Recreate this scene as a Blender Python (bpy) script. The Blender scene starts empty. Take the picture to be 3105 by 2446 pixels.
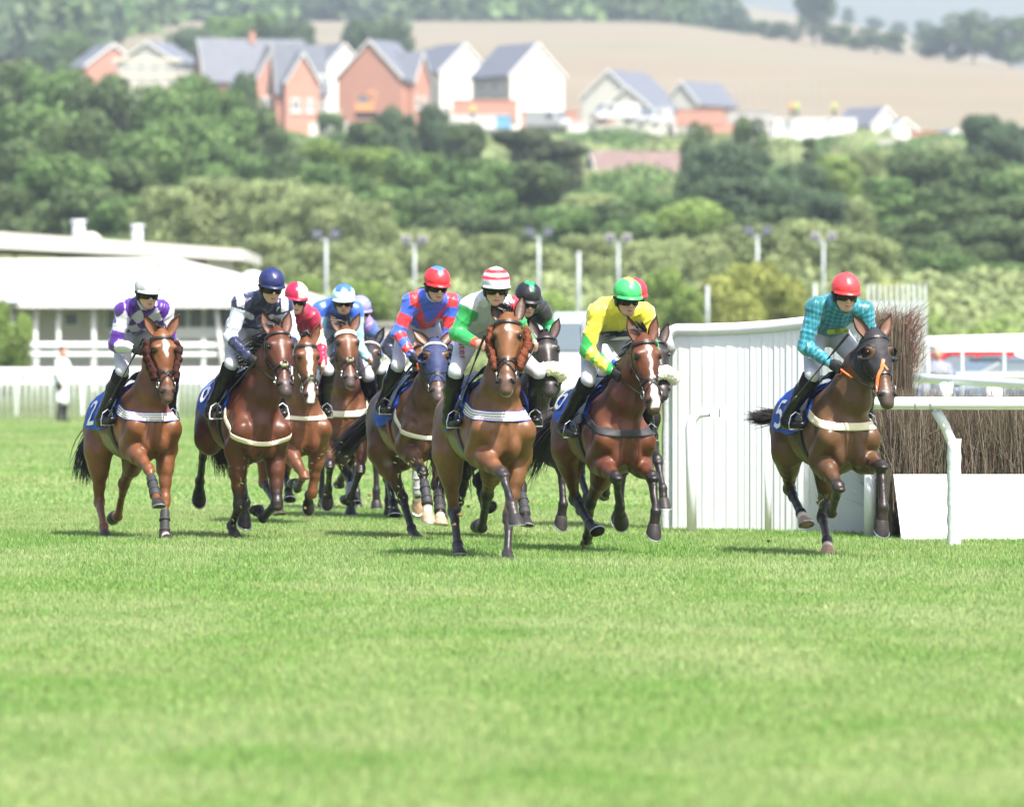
import bpy, math, random, time
import numpy as np
from mathutils import Vector, Matrix
from mathutils.bvhtree import BVHTree
T0=time.time()
# ---------------------------------------------------------------- camera, sky, sun
SC=bpy.context.scene
FPX=18833.0; CXP=1552.5; HVP=1088.0; CAMH=1.5         # focal length in photo pixels, centre, horizon row, eye height
cam=bpy.data.cameras.new('camera'); camo=bpy.data.objects.new('camera',cam); SC.collection.objects.link(camo)
camo.location=(0,0,CAMH); camo.rotation_euler=(math.radians(90),0,0)
cam.sensor_width=36; cam.lens=FPX/3105*36; cam.shift_y=-(1223-HVP)/3105
cam.clip_start=.5; cam.clip_end=9000
cam.dof.use_dof=True; cam.dof.focus_distance=48.5; cam.dof.aperture_fstop=3.1; cam.dof.aperture_blades=9
SC.camera=camo
SUN_EL=math.radians(57); SUN_AZ=math.radians(148)     # azimuth from +Y (view direction) clockwise to the right
w=bpy.data.worlds.new('World'); SC.world=w; w.use_nodes=True
nt=w.node_tree; bg=nt.nodes['Background']; sky=nt.nodes.new('ShaderNodeTexSky'); sky.sky_type='NISHITA'
sky.sun_disc=False; sky.sun_elevation=SUN_EL; sky.sun_rotation=SUN_AZ; sky.air_density=1.0; sky.dust_density=4.0; sky.ozone_density=1.0
nt.links.new(sky.outputs[0],bg.inputs[0]); bg.inputs[1].default_value=.135
sl=bpy.data.lights.new('sun','SUN'); sl.energy=5.0; sl.angle=math.radians(.55); sl.color=(1,.95,.88)
so=bpy.data.objects.new('sun',sl); SC.collection.objects.link(so)
sd=Vector((math.sin(SUN_AZ)*math.cos(SUN_EL),math.cos(SUN_AZ)*math.cos(SUN_EL),math.sin(SUN_EL)))
so.rotation_euler=sd.to_track_quat('Z','Y').to_euler()
SC.view_settings.view_transform='Standard'; SC.view_settings.look='None'; SC.view_settings.exposure=1.10; SC.view_settings.gamma=1
SC.cycles.max_bounces=6; SC.cycles.transparent_max_bounces=8; SC.cycles.volume_bounces=0; SC.cycles.use_denoising=True
SC.cycles.diffuse_bounces=3; SC.cycles.glossy_bounces=2

def at(u,v,d):   # photo pixel -> point at distance d
    return Vector(((u-CXP)*d/FPX,d,CAMH+(HVP-v)*d/FPX))
# ---------------------------------------------------------------- materials
MATS={}
def mat(name,col,rough=.6,spec=.5,metal=0,var=.0,vscale=20,bump=0,bscale=60,vcol=False,trans=0,coat=0,sheen=0,col2=None,detail=4):
    if name in MATS: return MATS[name]
    m=bpy.data.materials.new(name); m.use_nodes=True; n=m.node_tree; b=n.nodes['Principled BSDF']; L=n.links
    b.inputs['Roughness'].default_value=rough; b.inputs['Specular IOR Level'].default_value=spec; b.inputs['Metallic'].default_value=metal
    b.inputs['Coat Weight'].default_value=coat; b.inputs['Sheen Weight'].default_value=sheen
    src=None
    if vcol:
        a=n.nodes.new('ShaderNodeVertexColor'); a.layer_name='Col'; src=a.outputs[0]
    else:
        b.inputs['Base Color'].default_value=(*col,1)
    tc=n.nodes.new('ShaderNodeTexCoord')
    if var>0 or col2:
        nz=n.nodes.new('ShaderNodeTexNoise'); nz.inputs['Scale'].default_value=vscale; nz.inputs['Detail'].default_value=detail
        L.new(tc.outputs['Object'],nz.inputs['Vector'])
        mx=n.nodes.new('ShaderNodeMix'); mx.data_type='RGBA'
        if col2:
            cr=n.nodes.new('ShaderNodeMapRange'); cr.inputs[1].default_value=.38; cr.inputs[2].default_value=.62
            L.new(nz.outputs[0],cr.inputs[0]); L.new(cr.outputs[0],mx.inputs[0])
            mx.inputs[6].default_value=(*col,1); mx.inputs[7].default_value=(*col2,1)
        else:
            cr=n.nodes.new('ShaderNodeMapRange'); cr.inputs[1].default_value=.3; cr.inputs[2].default_value=.7; cr.inputs[3].default_value=1-var; cr.inputs[4].default_value=1+var
            L.new(nz.outputs[0],cr.inputs[0]); mx.blend_type='MULTIPLY'; mx.inputs[0].default_value=1
            if src: L.new(src,mx.inputs[6])
            else: mx.inputs[6].default_value=(*col,1)
            L.new(cr.outputs[0],mx.inputs[7])
        src=mx.outputs[2]
    if src: L.new(src,b.inputs['Base Color'])
    if bump>0:
        nb=n.nodes.new('ShaderNodeTexNoise'); nb.inputs['Scale'].default_value=bscale; nb.inputs['Detail'].default_value=3
        L.new(tc.outputs['Object'],nb.inputs['Vector'])
        bp=n.nodes.new('ShaderNodeBump'); bp.inputs['Strength'].default_value=bump; bp.inputs['Distance'].default_value=.01
        L.new(nb.outputs[0],bp.inputs['Height']); L.new(bp.outputs[0],b.inputs['Normal'])
    if trans>0:
        t=n.nodes.new('ShaderNodeBsdfTranslucent'); ms=n.nodes.new('ShaderNodeMixShader'); ms.inputs[0].default_value=trans
        if src: L.new(src,t.inputs[0])
        else: t.inputs[0].default_value=(*col,1)
        L.new(b.outputs[0],ms.inputs[1]); L.new(t.outputs[0],ms.inputs[2]); L.new(ms.outputs[0],n.nodes['Material Output'].inputs[0])
    MATS[name]=m; return m
# ---------------------------------------------------------------- mesh builder
def link_mesh(name,V,F,m,parent=None,smooth=True,col=None,mats=None,mi=None):
    me=bpy.data.meshes.new(name)
    V=np.asarray(V,dtype=np.float32)
    if isinstance(F,np.ndarray):
        nF,k=F.shape
        me.vertices.add(len(V)); me.vertices.foreach_set('co',V.ravel())
        me.loops.add(nF*k); me.loops.foreach_set('vertex_index',F.ravel().astype(np.int32))
        me.polygons.add(nF); me.polygons.foreach_set('loop_start',np.arange(0,nF*k,k,dtype=np.int32))
        me.update(calc_edges=True)
    else:
        me.from_pydata([tuple(v) for v in V.tolist()],[],F); me.update()
    if smooth: me.polygons.foreach_set('use_smooth',np.ones(len(me.polygons),dtype=bool))
    if col is not None:
        a=me.color_attributes.new('Col','FLOAT_COLOR','POINT')
        c=np.ones((len(V),4),dtype=np.float32); c[:,:3]=col; a.data.foreach_set('color',c.ravel())
    if mats:
        for q in mats: me.materials.append(q)
        if mi is not None: me.polygons.foreach_set('material_index',np.asarray(mi,dtype=np.int32))
    else: me.materials.append(m)
    o=bpy.data.objects.new(name,me); SC.collection.objects.link(o)
    if parent: o.parent=parent
    return o
def tag(o,label,cat,group=None,kind=None):
    if label: o['label']=label
    if cat: o['category']=cat
    if group: o['group']=group
    if kind: o['kind']=kind
    return o
def empty(name,loc=(0,0,0),rz=0,parent=None):
    o=bpy.data.objects.new(name,None); o.location=loc; o.rotation_euler=(0,0,rz); SC.collection.objects.link(o)
    if parent: o.parent=parent
    return o
class MB:
    def __init__(s): s.v=[]; s.f=[]; s.c=[]; s.m=[]; s.col=None; s.mi=0
    def add(s,V,F):
        n=len(s.v); s.v+= [tuple(map(float,p)) for p in V]; s.f+=[tuple(i+n for i in f) for f in F]
        s.c+= [s.col or (1,1,1)]*len(V); s.m+=[s.mi]*len(F); return s
    def box(s,c,size,rz=0,top=None,R=None):
        x,y,z=[k/2 for k in size]; tx,ty=(x,y) if top is None else (top[0]/2,top[1]/2)
        P=[(-x,-y,-z),(x,-y,-z),(x,y,-z),(-x,y,-z),(-tx,-ty,z),(tx,-ty,z),(tx,ty,z),(-tx,ty,z)]
        cr,sr=math.cos(rz),math.sin(rz)
        if R is not None: P=[tuple(R@Vector(p)) for p in P]
        P=[(c[0]+p[0]*cr-p[1]*sr,c[1]+p[0]*sr+p[1]*cr,c[2]+p[2]) for p in P]
        return s.add(P,[(3,2,1,0),(4,5,6,7),(0,1,5,4),(1,2,6,5),(2,3,7,6),(3,0,4,7)])
    def tube(s,pts,r,n=8,cap=True,closed=False,el=None):
        pts=[Vector(p) for p in pts]; N=len(pts)
        rs=r if hasattr(r,'__len__') else [r]*N
        V=[];F=[]; up=None
        for i,p in enumerate(pts):
            a=pts[(i-1)%N] if (closed or i>0) else pts[i]; b=pts[(i+1)%N] if (closed or i<N-1) else pts[i]
            d=(b-a); d=d.normalized() if d.length>1e-9 else Vector((0,0,1))
            if up is None: up=Vector((0,0,1)) if abs(d.z)<.9 else Vector((1,0,0))
            u=(up-d*up.dot(d)); u=u.normalized() if u.length>1e-6 else d.orthogonal().normalized(); up=u; w_=d.cross(u)
            for k in range(n):
                t=2*math.pi*k/n
                V.append(p+(u*math.cos(t)*(el or 1)+w_*math.sin(t))*rs[i])
        for i in range(N if closed else N-1):
            for k in range(n):
                j=(i+1)%N; F.append((i*n+k,i*n+(k+1)%n,j*n+(k+1)%n,j*n+k))
        if cap and not closed: F.append(tuple(range(n-1,-1,-1))); F.append(tuple((N-1)*n+k for k in range(n)))
        return s.add(V,F)
    def ribbon(s,P,N,w,th=.004,closed=False,sides=None):
        # P points, N outward normals, w width ; flat strap with thickness
        P=[Vector(p) for p in P]; N=[Vector(q) for q in N]; n=len(P); V=[];F=[]
        for i in range(n):
            a=P[(i-1)%n] if (closed or i>0) else P[i]; b=P[(i+1)%n] if (closed or i<n-1) else P[i]
            d=(b-a).normalized(); sd_=d.cross(N[i]).normalized(); ww=w[i] if hasattr(w,'__len__') else w
            for q in (-.5,.5):
                V.append(P[i]+sd_*q*ww); 
            for q in (.5,-.5):
                V.append(P[i]+sd_*q*ww+N[i]*th)
        for i in range(n if closed else n-1):
            j=(i+1)%n
            for k in range(4): F.append((i*4+k,i*4+(k+1)%4,j*4+(k+1)%4,j*4+k))
        if not closed: F+= [(3,2,1,0),tuple((n-1)*4+k for k in range(4))]
        return s.add(V,F)
    def ell(s,c,r,n=12,m=8,R=None,noise=0,rng=None):
        V=[];F=[]
        for i in range(m+1):
            ph=math.pi*i/m
            for k in range(n):
                t=2*math.pi*k/n; q=1+(rng.uniform(-noise,noise) if noise and 0<i<m else 0)
                p=Vector((r[0]*math.sin(ph)*math.cos(t)*q,r[1]*math.sin(ph)*math.sin(t)*q,r[2]*math.cos(ph)*q))
                if R is not None: p=R@p
                V.append((c[0]+p.x,c[1]+p.y,c[2]+p.z))
        for i in range(m):
            for k in range(n): F.append((i*n+k,(i+1)*n+k,(i+1)*n+(k+1)%n,i*n+(k+1)%n))
        return s.add(V,F)
    def build(s,name,m,parent=None,smooth=False,vcol=False,mats=None,xf=None):
        V=np.array(s.v,dtype=np.float64)
        if xf is not None: V=xf(V)
        return link_mesh(name,V,s.f,m,parent,smooth,np.array(s.c) if vcol else None,mats,s.m if mats else None)
# ---------------------------------------------------------------- smooth-union volumes -> one continuous skin
class Vol:
    def __init__(s,lo,hi,h):
        s.lo=np.array(lo,float); s.h=h; s.n=np.ceil((np.array(hi,float)-s.lo)/h).astype(int)+1
        s.D=np.full(s.n,.2,dtype=np.float32)
        s.ax=[(s.lo[i]+h*np.arange(s.n[i])).astype(np.float32) for i in range(3)]
    def _box(s,lo,hi):
        a=np.clip(np.floor((lo-s.lo)/s.h).astype(int),0,s.n-1); b=np.clip(np.ceil((hi-s.lo)/s.h).astype(int)+1,1,s.n)
        return a,b
    def _mix(s,sl,d,k,sub):
        A=s.D[sl]
        if sub:
            hh=np.maximum(k-np.abs(A+d),0)/k; s.D[sl]=np.maximum(A,-d)+hh*hh*k*.25
        else:
            hh=np.maximum(k-np.abs(A-d),0)/k; s.D[sl]=np.minimum(A,d)-hh*hh*k*.25
    def cone(s,p0,p1,a,b=None,n=None,k=.03,sub=False):
        p0=np.array(p0,float);p1=np.array(p1,float); a=(a,a) if np.isscalar(a) else a; b=a if b is None else ((b,b) if np.isscalar(b) else b)
        R=max(max(a),max(b))+k+.02; lo=np.minimum(p0,p1)-R; hi=np.maximum(p0,p1)+R
        A,B=s._box(lo,hi)
        if np.any(B<=A): return
        sl=tuple(slice(A[i],B[i]) for i in range(3))
        X=s.ax[0][A[0]:B[0],None,None]-p0[0];Y=s.ax[1][None,A[1]:B[1],None]-p0[1];Z=s.ax[2][None,None,A[2]:B[2]]-p0[2]
        d=p1-p0; L=np.linalg.norm(d); 
        if L<1e-6: d=np.array([0,0,1.]);L=1e-6
        else: d=d/L
        if n is None:
            n=np.cross(d,[0,0,1.]) if abs(d[2])<.9 else np.cross(d,[1.,0,0])
        n=np.array(n,float); n=n-d*(n@d); n/=np.linalg.norm(n); m=np.cross(d,n)
        t=X*d[0]+Y*d[1]+Z*d[2]; tc=np.clip(t/L,0,1); qd=t-tc*L
        aa=a[0]+(a[1]-a[0])*tc; bb=b[0]+(b[1]-b[0])*tc; mn=np.minimum(aa,bb)
        qn=X*n[0]+Y*n[1]+Z*n[2]; qm=X*m[0]+Y*m[1]+Z*m[2]
        kk=np.sqrt((qn/aa)**2+(qm/bb)**2+(qd/mn)**2)
        s._mix(sl,((kk-1)*mn).astype(np.float32),k,sub)
    def ell(s,c,r,k=.03,R=None,sub=False):
        c=np.array(c,float); r=np.array(r,float); M=max(r)+k+.02
        A,B=s._box(c-M,c+M)
        if np.any(B<=A): return
        sl=tuple(slice(A[i],B[i]) for i in range(3))
        X=s.ax[0][A[0]:B[0],None,None]-c[0];Y=s.ax[1][None,A[1]:B[1],None]-c[1];Z=s.ax[2][None,None,A[2]:B[2]]-c[2]
        if R is None: R=np.eye(3)
        q=0
        for i in range(3): q=q+((X*R[i][0]+Y*R[i][1]+Z*R[i][2])/r[i])**2
        s._mix(sl,((np.sqrt(q)-1)*min(r)).astype(np.float32),k,sub)
    def chain(s,P,a,b=None,n=None,k=.03):
        for i in range(len(P)-1):
            s.cone(P[i],P[i+1],(a[i],a[i+1]),None if b is None else (b[i],b[i+1]),n,k)
    def mesh(s,relax=1):
        D=s.D; nx,ny,nz=D.shape
        S=D<0
        cnt=np.zeros((nx-1,ny-1,nz-1),np.int8)
        offs=[(i,j,k) for i in (0,1) for j in (0,1) for k in (0,1)]
        for i,j,k in offs: cnt+=S[i:nx-1+i,j:ny-1+j,k:nz-1+k]
        act=np.argwhere((cnt>0)&(cnt<8)); idx=np.full(cnt.shape,-1,np.int32); idx[tuple(act.T)]=np.arange(len(act))
        V=np.zeros((len(act),3));W=np.zeros(len(act))
        for a in range(3):
            for u in (0,1):
                for v in (0,1):
                    o0=[0,0,0];o0[(a+1)%3]=u;o0[(a+2)%3]=v;o1=list(o0);o1[a]=1
                    A=D[tuple((act+o0).T)];B=D[tuple((act+o1).T)]; mk=(A<0)!=(B<0)
                    t=np.where(mk,A/np.where(mk,A-B,1),0)
                    P=np.tile(np.array(o0,float),(len(act),1)); P[:,a]+=t
                    V+=P*mk[:,None]; W+=mk
        V=(V/W[:,None]+act)
        F=[]
        for a in range(3):
            b=(a+1)%3;c=(a+2)%3
            sl0=[slice(1,-1)]*3; sl0[a]=slice(0,-1); sl1=[slice(1,-1)]*3; sl1[a]=slice(1,None)
            X=S[tuple(sl0)]!=S[tuple(sl1)]; e=np.argwhere(X); off=np.ones(3,int); off[a]=0; e=e+off
            s0=S[tuple(e.T)]
            q=[]
            for db,dc in ((-1,-1),(0,-1),(0,0),(-1,0)):
                f=e.copy(); f[:,b]+=db; f[:,c]+=dc; q.append(idx[tuple(f.T)])
            q=np.array(q).T
            q[~s0]=q[~s0][:,::-1]; F.append(q)
        F=np.concatenate(F); F=F[(F>=0).all(1)]
        V=s.lo+V*s.h
        for _ in range(relax):
            acc=np.zeros_like(V);w_=np.zeros(len(V))
            for i in range(4):
                j=(i+1)%4
                np.add.at(acc,F[:,i],V[F[:,j]]); np.add.at(w_,F[:,i],1); np.add.at(acc,F[:,j],V[F[:,i]]); np.add.at(w_,F[:,j],1)
            V=.5*V+.5*acc/np.maximum(w_,1)[:,None]
        return V,F
def sm(a,b,x): t=np.clip((x-a)/(b-a),0,1); return t*t*(3-2*t)
def noise3(P,f,seed=0):
    r=np.random.RandomState(seed); o=0
    for i in range(5):
        k=r.normal(size=3); k=k/np.linalg.norm(k)*f*(.7+.35*i); o=o+np.sin(P@k+r.uniform(0,6.28))*np.sin(P@np.roll(k,1)*1.3+r.uniform(0,6.28))
    return o/2.5
def norm(v): v=np.array(v,float); return v/np.linalg.norm(v)
# ---------------------------------------------------------------- the ground: racecourse turf, then hillside
DPX=3105/2168
def atd(x,y,d): return at(x*DPX,y*DPX,d)
def terr(x,y):
    y=np.asarray(y,float);x=np.asarray(x,float)
    z=np.interp(y,[-100,168,225,300,450,700,1500,1900,2300,3200],[0,0,1.7,4.0,13,27,83,101,137,78])
    dx=x*13150/np.maximum(y,100)+1084          # across the valley the far hill falls to the right
    z=z-np.interp(dx,[-400,1400,1700,2300],[0,0,5,13])*np.clip((y-900)/600,0,1.0)
    z=z-np.interp(dx,[-300,1450,1750,1950,2400],[0,0,4,8,26])*np.clip((y-1500)/700,0,1)*1.0
    return z
def mixmat(name,cols,scales,rough=.85,bump=0,bs=3):
    m=bpy.data.materials.new(name);m.use_nodes=True;n=m.node_tree;L=n.links;b=n.nodes['Principled BSDF'];b.inputs['Roughness'].default_value=rough;b.inputs['Specular IOR Level'].default_value=.15
    g=n.nodes.new('ShaderNodeNewGeometry'); src=None
    for i,c in enumerate(cols):
        if i==0: continue
        nz=n.nodes.new('ShaderNodeTexNoise'); nz.inputs['Scale'].default_value=scales[i-1]; nz.inputs['Detail'].default_value=5; L.new(g.outputs['Position'],nz.inputs['Vector'])
        r=n.nodes.new('ShaderNodeMapRange'); r.inputs[1].default_value=.42;r.inputs[2].default_value=.60; L.new(nz.outputs[0],r.inputs[0])
        mx=n.nodes.new('ShaderNodeMix');mx.data_type='RGBA'; L.new(r.outputs[0],mx.inputs[0])
        if src is None: mx.inputs[6].default_value=(*cols[0],1)
        else: L.new(src,mx.inputs[6])
        mx.inputs[7].default_value=(*c,1); src=mx.outputs[2]
    L.new(src,b.inputs['Base Color'])
    if bump:
        nb=n.nodes.new('ShaderNodeTexNoise'); nb.inputs['Scale'].default_value=bs; nb.inputs['Detail'].default_value=6; L.new(g.outputs['Position'],nb.inputs['Vector'])
        bp=n.nodes.new('ShaderNodeBump'); bp.inputs['Strength'].default_value=bump; bp.inputs['Distance'].default_value=.1; L.new(nb.outputs[0],bp.inputs['Height']); L.new(bp.outputs[0],b.inputs['Normal'])
    return m
def sheet(name,xs,ys,zf,m,dz=0):
    X,Y=np.meshgrid(xs,ys); Z=zf(X,Y)+dz; V=np.stack([X.ravel(),Y.ravel(),Z.ravel()],1); nx=len(xs);ny=len(ys)
    i=np.arange((nx-1)*(ny-1)); a=(i//(nx-1))*nx+i%(nx-1); F=np.stack([a,a+1,a+nx+1,a+nx],1)
    o=link_mesh(name,V,F,m,None,True); o['kind']='structure'; return o
turf=mixmat('turf',[(.12,.205,.048),(.165,.245,.07),(.10,.185,.042),(.20,.24,.09)],[.35,1.1,.12],.8,.6,14)
sheet('ground',np.linspace(-160,160,40),np.linspace(-30,166,40),lambda x,y:0*x,turf)
scrubm=mixmat('rough_ground',[(.09,.12,.035),(.16,.16,.06),(.06,.09,.03)],[.06,.2],.9,.5,2)
sheet('hillside',np.linspace(-160,160,30),np.linspace(166,700,60),terr,scrubm,0)
fieldm=mixmat('stubble_field',[(.198,.170,.124),(.222,.188,.138),(.176,.167,.112),(.198,.163,.117)],[.012,.02,.006],.9,.6,.5)
sheet('field',np.linspace(-330,330,60),np.linspace(700,3100,90),terr,fieldm)
# ---------------------------------------------------------------- grass blades on the turf
rs=np.random.RandomState(3)
def blades(n,d0,d1,h,w_,seed,pad=1.25):
    rs=np.random.RandomState(seed)
    u=rs.rand(n); d=np.sqrt(d0*d0+u*(d1*d1-d0*d0)); x=(rs.rand(n)-.5)*3105/FPX*d*pad
    tuft=.5+.5*np.sin(x*2.1+np.sin(d*1.3)*2)*np.sin(d*1.7+np.sin(x*1.1)*2); hh=h*(.45+.75*rs.rand(n))*(.9+.2*tuft)
    a=rs.rand(n)*6.28; ln=rs.rand(n)*.6; la=rs.rand(n)*6.28
    c=np.stack([x,d,np.zeros(n)],1); s=np.stack([np.cos(a),np.sin(a),0*a],1)*(w_*(.6+.8*rs.rand(n))/2)[:,None]
    up=np.stack([np.cos(la)*ln,np.sin(la)*ln,np.ones(n)],1)*hh[:,None]
    m1=c+up*.55*np.array([.6,.6,1]); t=c+up
    V=np.stack([c-s,c+s,m1+s*.75,m1-s*.75,t],1).reshape(-1,3)
    b=np.arange(n)*5; F4=np.stack([b,b+1,b+2,b+3],1); F3=np.stack([b+3,b+2,b+4,b+4],1)
    k=rs.rand(n); G_=np.stack([x,d*.55,0*x],1); pat=np.clip(.48+.42*noise3(G_,.9,41)+.34*noise3(G_,2.3,42)+.25*noise3(G_,5.5,43),0,1)
    base=np.stack([.145+.06*k,.278+.06*k,.066+.02*k],1); base=base*(1-.8*pat[:,None])+np.array([.345,.400,.185])*.8*pat[:,None]
    dry=rs.rand(n)<.07; base[dry]=np.array([.42,.42,.22])*(.7+.5*rs.rand(dry.sum(),1)); fr=rs.rand(n)<.2; base[fr]=base[fr]*np.array([.85,1.02,.95])
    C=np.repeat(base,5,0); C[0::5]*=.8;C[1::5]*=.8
    return V,F4,F3[:,:3],C
parts=[blades(340000,18,40,.032,.0062,1,1.35),blades(500000,40,63,.040,.0066,2,1.35),blades(320000,63,166,.040,.016,3,1.4)]
V=np.concatenate([p_[0] for p_ in parts]); C=np.concatenate([p_[3] for p_ in parts]); n0=0;T=[]
for p_ in parts:
    q=p_[1]; T+= [q[:,[0,1,2]]+n0,q[:,[0,2,3]]+n0,p_[2]+n0]; n0+=len(p_[0])
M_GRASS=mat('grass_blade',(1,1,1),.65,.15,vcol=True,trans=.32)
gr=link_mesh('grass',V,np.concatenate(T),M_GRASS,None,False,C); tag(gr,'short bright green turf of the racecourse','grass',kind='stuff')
# ---------------------------------------------------------------- trees and bushes
KIND={'dark':((.054,.100,.040),(.140,.200,.072)),'green':((.075,.150,.046),(.160,.250,.078)),'olive':((.20,.26,.11),(.29,.345,.15)),'bright':((.15,.24,.055),(.24,.33,.085)),'yellow':((.22,.27,.07),(.36,.38,.10)),'blue':((.048,.092,.048),(.120,.178,.085)),'pine':((.055,.090,.045),(.13,.145,.08))}
def crown_mesh(name,kind,seed,n=4200,leaf=.05,lobes=16,flat=1,base=.12):
    rs=np.random.RandomState(seed); L=[]
    for i in range(lobes):
        t=rs.rand(); ph=rs.rand()*6.28; hgt=base+.06+(.93-base)*(t**.85); rad=.46*math.sqrt(max(.05,1-((hgt-.42)/.62)**2))*(.55+.5*rs.rand())
        r=(.06+.09*rs.rand()) if kind=='olive' else .085+.15*rs.rand()**1.7; L.append((rad*math.cos(ph)*(1-r*.5),rad*math.sin(ph)*(1-r*.5),min(hgt,1-r*.7),r*(1.1),r*(1.1),r*.85*flat))
    L.append((0,0,.50,.30,.30,.36)); L=np.array(L); wgt=L[:,3]**2; wgt/=wgt.sum(); li=rs.choice(len(L),n,p=wgt); l=L[li]
    d=rs.normal(size=(n,3)); d/=np.linalg.norm(d,axis=1)[:,None]; rr=.74+.30*rs.rand(n)**.8+(rs.rand(n)<.10)*.22*rs.rand(n); P=l[:,:3]+d*l[:,3:]*rr[:,None]
    nrm=d+rs.normal(size=(n,3))*.55; nrm/=np.linalg.norm(nrm,axis=1)[:,None]; a=np.cross(nrm,rs.normal(size=(n,3))); a/=np.linalg.norm(a,axis=1)[:,None]; b=np.cross(nrm,a)
    s=(leaf*(.6+.8*rs.rand(n)))[:,None]
    V=np.stack([P-a*s,P-b*s*.7+nrm*s*.2,P+a*s,P+b*s*.7+nrm*s*.2],1).reshape(-1,3); F=np.arange(n*4).reshape(n,4)
    c0,c1=map(np.array,KIND[kind]); k=np.clip(rs.rand(n)*.7+.3*rs.rand(len(L))[li],0,1)[:,None]; C=np.repeat((c0*(1-k)+c1*k)*(.85+.3*rs.rand(n,1))*(.75+.5*rs.rand(len(L))[li])[:,None],4,0)
    me=link_mesh(name,V,F,mat('leaves',(1,1,1),.6,.25,vcol=True,trans=.28),None,False,C); return me
def trunk_mesh(seed):
    b=MB(); rg=random.Random(seed); b.tube([(0,0,-.08),(.01,0,.10),(-.01,.01,.28),(.01,0,.5)],[.030,.022,.017,.010],8)
    for i in range(7):
        a=rg.uniform(0,6.28); z=.18+.05*i; p0=(0,0,z); p1=(.16*math.cos(a),.16*math.sin(a),z+.14); p2=(.30*math.cos(a+.2),.30*math.sin(a+.2),z+.24); b.tube([p0,p1,p2],[.012,.007,.003],6)
    return b.build('trunk',mat('bark',(.10,.08,.06),.9,.1,var=.3,vscale=30),None,True)
PROT={}
def proto(kind,i):
    k=(kind,i)
    if k not in PROT:
        fl={'pine':.5}.get(kind,1); c=crown_mesh('crown',kind,hash(kind)%97*0+len(PROT)*7+3,n=7500 if kind!='olive' else 9000,leaf=.026 if kind!='olive' else .020,lobes={'pine':14,'olive':80,'yellow':40}.get(kind,32),flat=fl,base={'olive':.0,'yellow':0,'bright':0,'pine':.3}.get(kind,.08))
        t=trunk_mesh(len(PROT)); SC.collection.objects.unlink(c); SC.collection.objects.unlink(t); PROT[k]=(c,t)
    return PROT[k]
NTREE=0
def tree(x,top,wd,d,kind,label,grp,zoff=0,name=None,depth=1.0):
    global NTREE; NTREE+=1
    X=(x-1084)*d/13150; z0=float(terr(X,d))+zoff; zt=CAMH+(760-top)*d/13150; h=max(2.0,zt-z0); wm=wd*d/13150
    bush=kind in('olive','yellow','bright') ; nm=name or ('bush' if h<5.5 else ('pine_tree' if kind=='pine' else 'broadleaf_tree'))
    c0,t0=proto(kind,NTREE%5)
    root=empty(nm,(X,d,z0),(NTREE*2.4)%6.28); tag(root,label,'bush' if nm=='bush' else 'tree',grp)
    c=c0.copy();c.parent=root;c.scale=(wm*1.02,wm*depth,h);SC.collection.objects.link(c)
    t=t0.copy();t.parent=root;t.scale=(h*.9,h*.9,h);SC.collection.objects.link(t); return root
G1='trees in front of the new houses'; G2='scrub bushes behind the racecourse'; G3='trees on the far hill'
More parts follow.
